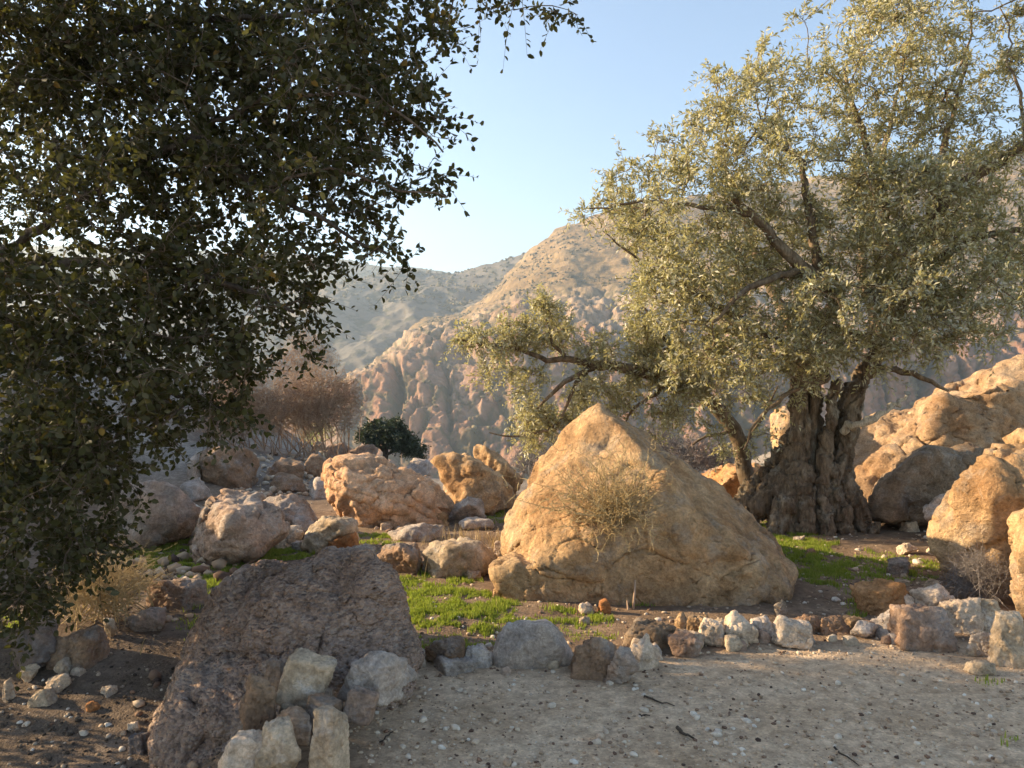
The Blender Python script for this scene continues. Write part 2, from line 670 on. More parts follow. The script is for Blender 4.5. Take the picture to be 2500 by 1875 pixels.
def cliff_disp(V, N, row):
    P = V.copy()
    warp = np.stack([fbm(P * .012 + 5, 3), fbm(P * .012 + 55, 3), fbm(P * .012 + 95, 3)], 1) * 9
    Q = P + warp
    k = sstep(4.9, 4.2, row)                                  # domes below the hillside
    steep = sstep(3.6, 2.6, row)                              # vertical pillars on the wall
    zs = .62 - .28 * steep
    f1, f2, _ = worley(np.stack([Q[:, 0] / 13, Q[:, 1] / 22, Q[:, 2] / 13 * zs], 1))
    g1, g2, _ = worley(np.stack([Q[:, 0] / 5.2, Q[:, 1] / 9, Q[:, 2] / 5.2 * (zs + .1)], 1) + 31)
    h1, h2, _ = worley(np.stack([Q[:, 0] / 2.3, Q[:, 1] / 3.5, Q[:, 2] / 2.3 * (zs + .1)], 1) + 71)
    dome = lambda q: np.sqrt(np.clip(1 - (q / .95) ** 2, 0, 1))
    w1 = .35 + .9 * sstep(-.3, .35, fbm(P * .02 + 11, 3))
    w2 = .35 + .9 * sstep(-.3, .35, fbm(P * .03 + 31, 3))
    d = 6.0 * dome(f1) * w1 + 3.4 * dome(g1) * w2 + .8 * dome(h1) + 7 * fbm(P * .018 + 60, 4) + 2.2 * ridged(Q * np.array([.12, .1, .05]), 3) + 1.6 * (np.abs((Q[:, 2] / 5.5) % 1 - .5) - .25)
    d = d - 5
    fa, _, _ = worley(np.stack([Q[:, 0] / 7, Q[:, 1] / 9, Q[:, 2] / 9], 1) + 13, True)
    fb, _, _ = worley(np.stack([Q[:, 0] / 2.6, Q[:, 1] / 4, Q[:, 2] / 3.5], 1) + 43, True)
    d = d + 2.2 * fa + .6 * fb
    gully = ridged(np.stack([P[:, 0] * .012, P[:, 1] * .006, P[:, 2] * .004], 1), 3)
    d = d - 9 * np.clip(gully - .45, 0, 1) * steep
    # one long dark cleft
    cleft = np.exp(-((P[:, 0] + 57.4 - (18 - P[:, 2]) * .157) / 1.9) ** 2) * sstep(.6, 1.2, row) * sstep(3.3, 2.9, row)
    d = d - 16 * cleft
    fiss = sstep(.62, .92, ridged(np.stack([Q[:, 0] * .055, Q[:, 1] * .02, Q[:, 2] * .011], 1), 2)) * sstep(3.9, 3.0, row) * sstep(.3, .9, row)
    d = d - 5 * fiss
    hill = 1 - k
    dh = 7 * ridged(P * np.array([.010, .006, .014]), 5) + 3 * fbm(P * .06, 4)
    band = sstep(.25, .5, fbm(np.stack([P[:, 0] * .006, P[:, 1] * .003, P[:, 2] * .05], 1), 3)) * 4
    out = N * (d * k + (dh + band) * hill)[:, None] * sstep(7.0, 6.5, row)[:, None]
    cliff_disp.crease = np.clip(sstep(.16, .02, np.minimum((f2 - f1) * 1.2, 9)) * .9 + sstep(.10, .02, g2 - g1) * .5 + cleft + .7 * fiss, 0, 1) * k  # clefts and fissures to darken, scrub and painted shadow together
    return out


CL = []


def c8(px, r3, r4, r5, r6, base=1.0):
    low = 48 * float(sstep(740, 800, px) * sstep(1260, 1120, px))   # allow for the relief added below
    r3, r4, r5 = (r3[0] + low, r3[1]), (r4[0] + low, r4[1]), (r5[0] + low, r5[1])
    return (px, [(1330, 290 * base), (1150, 330 * base), (.5 * (1110 + r3[0]), .5 * (345 * base + r3[1])), r3, r4, r5, r6, (r6[0] + 25, r6[1] + 220)])


CL.append(c8(560, (1120, 560), (1110, 640), (1115, 760), (1000, 1000), 1.5))
CL.append(c8(700, (1010, 470), (1000, 560), (1010, 720), (960, 1000), 1.3))
CL.append(c8(780, (945, 415), (932, 470), (945, 640), (920, 1000), 1.15))
CL.append(c8(871, (898, 400), (872, 450), (895, 600), (890, 1000), 1.05))
CL.append(c8(958, (868, 395), (812, 460), (840, 600), (850, 1000)))
CL.append(c8(1039, (850, 390), (763, 480), (785, 620), (770, 1000)))
CL.append(c8(1129, (850, 385), (745, 490), (770, 650), (770, 1000)))
CL.append(c8(1210, (850, 380), (735, 500), (742, 660), (722, 900)))
CL.append(c8(1262, (852, 380), (738, 495), (725, 660), (655, 940)))
CL.append(c8(1312, (855, 380), (742, 490), (710, 650), (604, 950)))
CL.append(c8(1381, (865, 380), (745, 480), (695, 630), (556, 930)))
CL.append(c8(1600, (880, 370), (745, 470), (690, 610), (490, 900)))
CL.append(c8(2000, (880, 360), (745, 455), (685, 590), (435, 880)))
CL.append(c8(2500, (880, 350), (745, 445), (665, 570), (368, 860)))
CL.append(c8(3000, (880, 350), (745, 445), (650, 560), (340, 850)))
cliff_o, cV, cN, cRow = sheet('canyon_wall', CL, 600, 330, cliff_disp, cliff_mat())
attr(cliff_o.data, 'crease', cliff_disp.crease)


def far_mat(name, a, b, c, sa, sb):
    t = NT(name)
    P = t.pos()
    n1 = t.noise(P, .012, 9, .62, .5)
    n2 = t.noise(t.scaled(P, (1, 1, 1.6)), .07, 8, .68)
    col = t.ramp(n1, [(.3, a), (.5, b), (.7, c)])
    shr = t.mix(n1, sa, sb)
    col = t.mix(t.rng(n2, .50, .60), col, shr)
    t.bsdf(col, .95, t.bump(n2, .5, 5), .05)
    return t.m


def far_disp(V, N, row):
    f1, f2, _ = worley(np.stack([V[:, 0] / 30, V[:, 1] / 45, V[:, 2] / 18], 1) + 3)
    d = 8 * np.sqrt(np.clip(1 - f1 ** 2, 0, 1)) * sstep(5.2, 4.4, row) + 9 * fbm(V * .016, 5) + 13 * ridged(V * np.array([.010, .006, .016]), 5) * sstep(5, 3.5, row)
    return N * d[:, None] * sstep(6, 5.4, row)[:, None] * np.where(row > 4.7, .35, 1)[:, None]


S2 = []
for px, rp, rd in ((-200, 610, 1150), (100, 640, 1200), (400, 668, 1250), (700, 692, 1300), (820, 688, 1300), (890, 681, 1290), (950, 662, 1290), (1005, 653, 1300), (1050, 662, 1320), (1100, 664, 1350), (1160, 650, 1350), (1231, 626, 1330), (1312, 594, 1320), (1420, 560, 1320)):
    S2.append((px, [(1080, 640), (960, 720), (880, 800), (800, 930), (730, 1090), (rp, rd), (rp + 25, rd + 200)]))
far_o, fV, fN, fRow = sheet('far_hillside', S2, 320, 170, far_disp, far_mat('pale_hillside', (.13, .105, .085), (.17, .145, .12), (.22, .195, .165), (.075, .075, .055), (.12, .11, .08)))


def ridge_disp(V, N, row):
    return N * (10 * fbm(V * .01, 5))[:, None] * sstep(3, 2.6, row)[:, None]


S3 = []
for px, rp in ((-300, 560), (200, 585), (500, 596), (650, 602), (763, 607), (860, 622), (960, 638), (1027, 643), (1110, 657), (1200, 672), (1350, 680)):
    S3.append((px, [(820, 1500), (720, 1600), (rp, 1800), (rp + 30, 2050)]))
ridge_o, rV, rN, rRow = sheet('distant_ridge', S3, 300, 60, ridge_disp, far_mat('distant_scrub_slope', (.22, .20, .15), (.27, .24, .18), (.33, .29, .22), (.07, .08, .05), (.12, .12, .08)))


def scrub(name, V, N, sel, n, rmin, rmax, mat, label):
    """shrubs too far and too many to count, standing on a far slope"""
    idx = RNG.choice(np.nonzero(sel)[0], n)
    iv, iF = ico(1)
    r = RNG.uniform(rmin, rmax, n) * RNG.choice([.7, 1, 1.3], n)
    jit = 1 + .35 * RNG.normal(size=(n, len(iv)))
    vs = iv[None] * np.clip(jit, .5, 1.6)[:, :, None] * r[:, None, None] * np.array([1, 1, .8]) + V[idx][:, None, :] + np.array([0, 0, 1.0]) * (r * .35)[:, None, None]
    F = (iF[None] + (np.arange(n) * len(iv))[:, None, None]).reshape(-1, 3)
    o = link(name, np_mesh(name, vs.reshape(-1, 3), F), mat)
    o['kind'] = 'stuff'
    o['label'] = label
    o['category'] = 'scrub'
    return o


t = NT('far_scrub_leaves')
ri = t.n('ShaderNodeNewGeometry').outputs['Random Per Island']
t.bsdf(t.ramp(ri, [(0, (.075, .065, .038)), (.5, (.13, .11, .065)), (1, (.21, .165, .095))]), .95, None, .05)
M['scrub'] = t.m
clump = fbm(cV * .02, 3) > -.08
scrub('hillside_scrub', cV, cN, (cRow > 4.45) & (cRow < 6.0) & clump, 4600, .4, 1.05, M['scrub'], 'dark scrub dotted over the sunlit upper hillside')
scrub('ledge_scrub', cV, cN, (cRow > .7) & (cRow < 4.3) & (cliff_disp.crease > .35), 1300, .5, 1.2, M['scrub'], 'dark bushes growing in the clefts of the canyon wall')
scrub('ridge_scrub', np.concatenate([rV, fV]), None, np.concatenate([(rRow > 1.4) & (rRow < 2.05), (fRow > 3.2) & (fRow < 5.05)]), 2600, .9, 1.9, M['scrub'], 'dark scrub on the hazy hills across the valley')


# ------------------------------------------------------------------ rocks
ROCKS = {}


def rock(name, label, hulls, mat, sub=5, p=100, low=.035, mid=.03, chip=.14, pit=.0, crack=.0, strata=.0, cat=None, seed=0, centre=None, tilt=(.15, .1, 1.0), group=None, chipf=1.0, rough=.006):
    """one rock: the union of convex blocks seen from a common centre, worn and broken by noise"""
    allp = np.concatenate(hulls)
    lo, hi = allp.min(0), allp.max(0)
    c = np.asarray(centre) if centre is not None else hulls[0].mean(0)
    iv, iF = ico(sub)
    ext = (hi - lo) / 2
    dirs = iv * ext
    dirs = dirs / np.linalg.norm(dirs, axis=1)[:, None]
    r = None
    for h in hulls:
        pl = hull_planes(h)
        dist = pl[:, 3] - pl[:, :3] @ c
        dist = np.maximum(dist, .02 * ext.mean())
        q = np.clip(dirs @ pl[:, :3].T / dist[None, :], 0, None)
        m = q.max(1)
        rr = 1 / (m * (((q / m[:, None]) ** p).sum(1)) ** (1 / p))
        r = rr if r is None else np.maximum(r, rr)
    v = c + dirs * r[:, None]
    size = float(np.cbrt(np.prod(ext * 2)))
    so = np.array([seed * 3.7, seed * 1.9, -seed * 2.3])
    for stage in range(4):
        n = vnormals(v, iF)
        s = 1.0 / size
        if stage == 1:
            # broken facets, large then small
            wv = v * s + .10 * np.stack([fbm(v * s * 2.5 + so + k * 7, 2) for k in range(3)], 1)
            a, _, _ = worley(wv * 2.3 * chipf + so, True)
            b, _, _ = worley(wv * 6.1 * chipf + so + 5, True)
            e, _, _ = worley(wv * 15.0 * chipf + so + 9, True)
            d = chip * size * (.50 * a + .24 * b + .11 * e)
        elif stage == 3:
            d = rough * size * (ridged(v * s * 17 + so, 4, .6) + .7 * fbm(v * s * 36 + so, 3, .6)) * (.4 + 1.2 * sstep(-.25, .25, fbm(v * s * 3 + so + 4, 2)))
        elif stage == 0:
            d = low * size * fbm(v * s * 1.6 + so, 3) * 1.6
            if strata:
                ax = np.array(tilt) / np.linalg.norm(tilt)
                hgt = v @ ax + .12 * size * fbm(v * s * 2 + so, 3)
                ph = hgt / size * 9
                d = d + strata * size * (np.abs(((ph + .3 * np.sin(ph * 1.7)) % 1) - .5) - .25)
        else:
            d = mid * size * (.7 * ridged(v * s * 4.0 + so, 4) + .6 * fbm(v * s * 9 + so, 4))
            if pit:
                f1, f2, _ = worley(v * s * 11 + so)
                sel = sstep(-.05, .3, fbm(v * s * 2.2 + so + 8, 3))
                d = d - pit * size * sstep(.42, .08, f1) * sel
            if crack:
                w = v * s + .12 * np.stack([fbm(v * s * 3 + so + k * 11, 3) for k in range(3)], 1)
                f1, f2, _ = worley(w * 2.4 * np.array([1, 1, 1.3]) + so)
                d = d - crack * size * sstep(.09, .0, f2 - f1)
        v = v + n * d[:, None]
    me = np_mesh(name, v - c, iF)
    o = link(name, me, M[mat])
    o.location = c
    if label:
        tag(o, label, cat or ('stone' if 'stone' in name else 'boulder' if 'boulder' in name else 'rock' if 'rock' in name else 'stone'), group)
    ROCKS.setdefault(name, []).append(o)
    return o


def outline(poly, d, t, seed=0, front=.6, back=.6, skew=(0, 0), broken=False):
    """a silhouette with real depth: widest at mid-depth, narrower towards the viewer and the back, footed in the ground"""
    rg = np.random.default_rng(seed + 100)
    q = np.array(poly, float)
    c = q.mean(0)
    bot = q[:, 1].max()
    pts = []
    pick = set(rg.choice(len(q), max(3, len(q) // 2), replace=False)) if broken else set(range(len(q)))
    for ia, a in enumerate(q):
        pts.append(W(a[0], a[1], d + (rg.uniform(.25, .6) if broken else .42) * t))
        if ia not in pick:
            continue
        low = (a[1] - c[1]) / max(1, bot - c[1])
        kx = front + (1 - front) * .75 * max(0, low)
        ky = front + (1 - front) * max(0, low)
        e = c + (a - c) * np.array([kx, ky]) + np.array(skew)
        pts.append(W(e[0], e[1], d + rg.uniform(-.06, .16) * t))
        e = c + (a - c) * back
        b = W(e[0], a[1] if low > 0 else e[1], d + t * rg.uniform(.85, 1.05))
        pts.append(b)
    return np.array(pts)


def poly_rock(name, label, poly, mat, t=None, d=None, seed=0, front=.6, skew=(0, 0), sink=0.0, broken=True, **kw):
    q = np.array(poly, float)
    k = q[:, 1].argmax()
    if d is None:
        d = ground_hit(q[k, 0], q[k, 1] - sink)
    wd = np.ptp(q[:, 0]) / FPX * d
    if t is None:
        t = .75 * wd
    return rock(name, label, [outline(poly, d, t, seed, front, .6, skew, broken)], mat, seed=seed, **kw)


def box_rock(name, label, b, mat, seed, t=.8, d=None, n=12, block=False, sink=.22, sub=4, p=45, **kw):
    """an angular stone that fills the frame box (x0, y0, x1, y1)"""
    x0, y0, x1, y1 = b
    rg = np.random.default_rng(seed)
    if d is None:
        d = ground_hit(.5 * (x0 + x1), y1)
    w = (x1 - x0) / FPX * d
    h = (y1 - y0) / FPX * d
    if rg.random() < .7 or block:                                      # a broken block
        u = np.array([[i, j, k] for i in (-1, 1) for j in (-1, 1) for k in (-1, 1)], float)
        u = u * rg.uniform(.55, 1.0, (8, 3)) * np.where(u[:, 2:] > 0, rg.uniform(.5, .95), 1.0)
        a = rg.uniform(-.6, .6)
        u[:, :2] = u[:, :2] @ np.array([[math.cos(a), -math.sin(a)], [math.sin(a), math.cos(a)]])
        a = rg.uniform(-.3, .3)
        u = u @ np.array([[math.cos(a), 0, -math.sin(a)], [0, 1, 0], [math.sin(a), 0, math.cos(a)]])
        u = np.concatenate([u, rg.normal(size=(3, 3)) * .55])
    else:
        u = rg.normal(size=(n, 3))
        u /= np.linalg.norm(u, axis=1)[:, None]
    lo, hi = u.min(0), u.max(0)
    u = (u - lo) / (hi - lo) - .5
    dep = w * t
    c = W(.5 * (x0 + x1), y1, d) + np.array([0, dep * .42, h * .5])
    u = u * np.array([w, dep, h * (1 + sink)]) + c - np.array([0, 0, h * sink * .5])
    return rock(name, label, [u], mat, sub=sub, p=p, seed=seed, **dict(dict(low=.04, mid=.022), **kw))


# --- the great golden boulder in the middle
A = [(1458, 986, 6.98), (1482, 1008, 7.2), (1374, 1055, 7.05), (1276, 1171, 6.95), (1229, 1268, 6.85), (1236, 1400, 6.6), (1522, 1085, 6.55),
     (1580, 1120, 6.28), (1620, 1180, 6.05), (1640, 1250, 5.90), (1560, 1350, 5.88), (1430, 1372, 5.92), (1310, 1392, 5.90), (1300, 1484, 5.92), (1381, 1490, 5.86), (1507, 1490, 5.84),
     (1670, 1496, 5.82), (1815, 1496, 5.84), (1894, 1476, 5.9), (1800, 1340, 5.86), (1925, 1440, 6.05), (1938, 1420, 6.25), (1938, 1395, 6.3), (1909, 1366, 6.4), (1562, 1080, 7.35), (1670, 1158, 7.3), (1735, 1185, 7.25), (1793, 1230, 7.15), (1869, 1332, 7.0),
     (1320, 1330, 8.3), (1600, 1280, 8.4), (1850, 1320, 7.9), (1420, 1080, 7.6)]
Bq = [(1207, 1384, 6.05), (1212, 1410, 5.98), (1236, 1475, 5.95), (1276, 1489, 5.92), (1298, 1340, 6.5), (1340, 1360, 6.1), (1300, 1386, 5.9), (1330, 1490, 5.9), (1500, 1330, 6.3), (1600, 1400, 6.4), (1500, 1480, 6.4), (1260, 1420, 6.9)]
big = rock('boulder', 'huge pyramid-shaped golden sandstone boulder with a dry bush on its face', [np.array([W(*q) for q in A]), np.array([W(*q) for q in Bq])],
           'gold', sub=7, p=260, low=.014, mid=.022, chip=.045, chipf=1.2, rough=.0045, pit=.034, crack=.003, seed=3, centre=W(1490, 1400, 6.45))

# --- large rocks round about, traced and given depth
SB = [(565, 1408, 4.48), (600, 1388, 4.50), (690, 1372, 4.50), (800, 1364, 4.46), (880, 1362, 4.42), (914, 1378, 4.32), (940, 1410, 4.25), (970, 1490, 4.18), (994, 1580, 4.10), (1000, 1660, 4.02), (985, 1720, 3.98), (850, 1770, 3.90), (700, 1830, 3.78), (560, 1900, 3.62), (470, 1930, 3.52),
      (760, 1470, 4.14), (860, 1450, 4.16), (640, 1560, 4.02), (540, 1480, 4.40), (520, 1520, 4.34), (480, 1620, 4.10), (440, 1720, 3.88), (405, 1830, 3.68), (378, 1930, 3.55), (430, 1960, 3.5), (610, 1405, 5.4), (720, 1378, 5.3), (880, 1372, 5.2), (1000, 1600, 5.0), (760, 1900, 3.8), (440, 1600, 4.9), (560, 1430, 4.9)]
rock('boulder', 'large dark speckled grey-brown boulder in the shaded foreground beside the path', [np.array([W(*q) for q in SB])], 'clast', sub=7, p=90, low=.05, mid=.026, chip=.07, chipf=1.5, pit=.012, crack=.014, strata=.012, tilt=(.9, -.2, .4), seed=5)
poly_rock('boulder', 'orange sandstone boulder with cracked slanting face and jutting beak on its left end',
          [(796, 1146), (812, 1130), (850, 1117), (900, 1118), (990, 1150), (1060, 1185), (1108, 1235), (1100, 1285), (1000, 1290), (900, 1305), (860, 1302), (840, 1262), (818, 1225), (800, 1175)],
          'peach', t=1.2, d=8.9, seed=8, sub=6, front=.7, low=.03, mid=.026, crack=.016, strata=.05, tilt=(.45, .1, 1))
poly_rock('boulder', 'tilted wedge-shaped ochre boulder rising right of the cracked orange boulder',
          [(1056, 1118), (1100, 1103), (1135, 1100), (1200, 1140), (1250, 1180), (1262, 1225), (1180, 1245), (1108, 1240), (1100, 1215), (1085, 1170)],
          'gold', t=1.0, d=9.7, seed=9, sub=5, front=.6, skew=(15, 8), low=.04, mid=.03, crack=.012, strata=.03, tilt=(.8, .1, .7))
poly_rock('boulder', 'knobbly rock spur peeping up behind the tilted wedge-shaped boulder',
          [(1156, 1100), (1165, 1086), (1182, 1085), (1200, 1105), (1240, 1135), (1275, 1172), (1260, 1210), (1180, 1210)], 'gold', t=.8, d=10.8, seed=10, sub=5, low=.05, mid=.035)
poly_rock('boulder', 'pinkish rounded boulder half hidden by the oak at the left edge',
          [(255, 1215), (300, 1185), (380, 1178), (440, 1195), (485, 1245), (470, 1290), (400, 1335), (330, 1345), (262, 1330), (240, 1270)], 'pink', t=1.0, seed=11, sub=5, front=.6, low=.035, mid=.03, chip=.11)
poly_rock('boulder', 'brown block with flat front standing under the dry shrubs',
          [(470, 1118), (500, 1100), (570, 1090), (625, 1098), (641, 1135), (625, 1180), (600, 1200), (520, 1196), (478, 1172)], 'brown', t=1.0, seed=12, sub=5, front=.78, p=34, low=.03, mid=.022)
poly_rock('boulder', 'grey and rust boulder with pitted slanting top left of the orange boulder',
          [(467, 1345), (480, 1290), (515, 1225), (545, 1200), (590, 1196), (630, 1210), (690, 1240), (705, 1290), (670, 1320), (605, 1345), (590, 1385), (540, 1388), (480, 1380)],
          'pink', t=1.0, seed=13, sub=6, front=.6, skew=(25, 15), low=.022, mid=.04, pit=.03, chip=.10, p=200)
poly_rock('boulder', 'low pink boulder behind the grey and rust boulder',
          [(640, 1225), (690, 1208), (740, 1218), (778, 1258), (780, 1300), (740, 1318), (660, 1312)], 'pink', t=.8, seed=14, sub=5, low=.05, mid=.03)
poly_rock('rock', 'tan rounded rock in front of the cracked orange boulder',
          [(742, 1335), (755, 1290), (790, 1262), (840, 1257), (872, 1270), (874, 1320), (830, 1354), (760, 1356)], 'tan', t=.55, seed=15, sub=5, low=.04, mid=.022)
poly_rock('rock', 'small rusty-orange wedge rock leaning against the tan rounded rock',
          [(778, 1348), (795, 1322), (840, 1303), (870, 1298), (878, 1340), (840, 1352), (790, 1356)], 'rust', t=.35, seed=16, sub=5, front=.7, low=.03, mid=.02)
poly_rock('rock', 'pale yellowish rock wedged between the pink and the grey boulders',
          [(470, 1300), (480, 1250), (510, 1228), (535, 1235), (530, 1290), (500, 1310)], 'tan', t=.5, d=8.3, seed=17, sub=4)
poly_rock('rock', 'broad brown rock under the dry grass left of the great boulder',
          [(1027, 1350), (1045, 1325), (1110, 1316), (1170, 1322), (1205, 1340), (1212, 1375), (1190, 1398), (1140, 1404), (1060, 1415), (1030, 1400)], 'tan', t=.6, seed=18, sub=5, front=.68, low=.035, mid=.03)
poly_rock('rock', 'shaded brown rock just behind the speckled foreground boulder',
          [(915, 1365), (935, 1335), (975, 1323), (1015, 1328), (1030, 1370), (1020, 1405), (940, 1408)], 'brown', t=.5, seed=19, sub=5, low=.04, mid=.02)
poly_rock('rock', 'long flat grey slab lying before the orange boulder', [(946, 1300), (985, 1285), (1040, 1278), (1085, 1285), (1088, 1312), (1040, 1324), (960, 1320)], 'grey', t=.6, seed=20, sub=5)
poly_rock('rock', 'grey humped rock between the wedge boulder and the dry grass', [(1092, 1275), (1110, 1235), (1145, 1215), (1172, 1222), (1183, 1265), (1160, 1284), (1100, 1286)], 'grey', t=.55, seed=21, sub=5)
poly_rock('stone', 'small sunlit yellow stone beside the grey humped rock', [(1046, 1278), (1055, 1255), (1075, 1248), (1093, 1255), (1092, 1282), (1060, 1286)], 'gold', t=.25, seed=22, sub=4)
poly_rock('rock', 'flat grey rock at the foot of the wedge boulder behind the dry grass', [(1122, 1275), (1160, 1262), (1200, 1268), (1208, 1288), (1170, 1296), (1125, 1292)], 'grey', t=.4, seed=23, sub=4)

poly_rock('boulder', 'big sunlit sandstone bank behind the olive trunk', [(2045, 1150), (2048, 1085), (2090, 1045), (2150, 1030), (2213, 1000), (2290, 982), (2387, 930), (2500, 905), (2700, 880), (2760, 1200), (2500, 1270), (2250, 1260), (2120, 1200)],
          'ochre', t=4.5, d=10.6, seed=24, sub=7, front=.72, skew=(-130, 10), low=.04, mid=.045, pit=.035, crack=.004, chip=.06, rough=.006)
poly_rock('boulder', 'dark round-backed boulder in the shade right of the olive trunk', [(2127, 1235), (2150, 1170), (2200, 1135), (2245, 1115), (2275, 1088), (2340, 1092), (2420, 1090), (2430, 1200), (2380, 1262), (2300, 1280), (2200, 1278), (2135, 1268)],
          'greybrown', t=1.3, d=8.6, seed=25, sub=6, front=.7, skew=(-30, -5), low=.03, mid=.035, pit=.02, chip=.09)
poly_rock('boulder', 'bright golden boulder leaning in from the right edge of the picture', [(2312, 1300), (2350, 1210), (2375, 1150), (2415, 1095), (2500, 1070), (2640, 1060), (2700, 1300), (2660, 1500), (2400, 1475), (2330, 1410)],
          'gold', t=1.4, d=6.1, seed=26, sub=6, front=.62, skew=(20, -40), low=.05, mid=.035, pit=.028)
poly_rock('boulder', 'sunlit pale yellow boulder cut by the lower right picture edge', [(2470, 1320), (2490, 1260), (2540, 1230), (2640, 1250), (2660, 1480), (2600, 1530), (2490, 1505), (2472, 1430)],
          'gold', t=.8, d=5.15, seed=27, sub=5, low=.05, mid=.03, pit=.02)
poly_rock('rock', 'flat grey ledge rock jutting out under the dark round-backed boulder', [(2250, 1240), (2290, 1210), (2340, 1203), (2352, 1235), (2320, 1262), (2260, 1266)], 'grey', t=.6, d=7.9, seed=28, sub=5)
poly_rock('boulder', 'orange sunlit boulder behind the small leaning olive stem', [(1705, 1165), (1750, 1140), (1800, 1128), (1850, 1130), (1885, 1150), (1890, 1200), (1860, 1225), (1790, 1225), (1720, 1205)], 'orange', t=1.2, d=10.0, seed=29, sub=6, low=.06, mid=.03)
poly_rock('boulder', 'pale sunlit rock pillar just left of the olive trunk', [(1884, 1050), (1892, 1018), (1915, 1000), (1980, 995), (2020, 1060), (2010, 1200), (1900, 1190), (1888, 1090)], 'gold', t=.9, d=11.4, seed=30, sub=5, low=.05, mid=.04, pit=.02)

# --- rock wall and rubble under the shrubs at left
for k, (b, lab, m) in enumerate([
    ((633, 1125, 738, 1165), 'brown ledge block under the dry shrubs, upper of two beside the brown block', 'brown'),
    ((640, 1160, 742, 1205), 'brown ledge block right of the brown block, lower of the two', 'brown'),
    ((735, 1112, 800, 1165), 'tall brown ledge block below the shrubs near the orange boulder', 'brown'),
    ((738, 1172, 823, 1218), 'grey block at the foot of the ledge left of the orange boulder', 'grey'),
    ((790, 1085, 858, 1122), 'pale rubble rock on the ledge above the orange boulder', 'pink'),
    ((845, 1085, 920, 1122), 'pinkish rock under the small round tree', 'pink'),
    ((430, 1170, 500, 1226), 'pale grey rock above the pink boulder at left', 'grey'),
    ((745, 1078, 790, 1100), 'small pale rock in the grass below the dry shrubs', 'tan'),
    ((985, 1120, 1050, 1160), 'grey rock on the ridge of the orange boulder, behind it', 'grey'),
    ((455, 1105, 485, 1180), 'pale upright rock against the left side of the brown block', 'grey'),
]):
    d0 = ground_hit(.5 * (b[0] + b[2]), b[3])
    box_rock('rock', lab, b, m, 300 + k, t=.9, d=min(d0, 16), sub=4, low=.05, mid=.035, strata=.03)

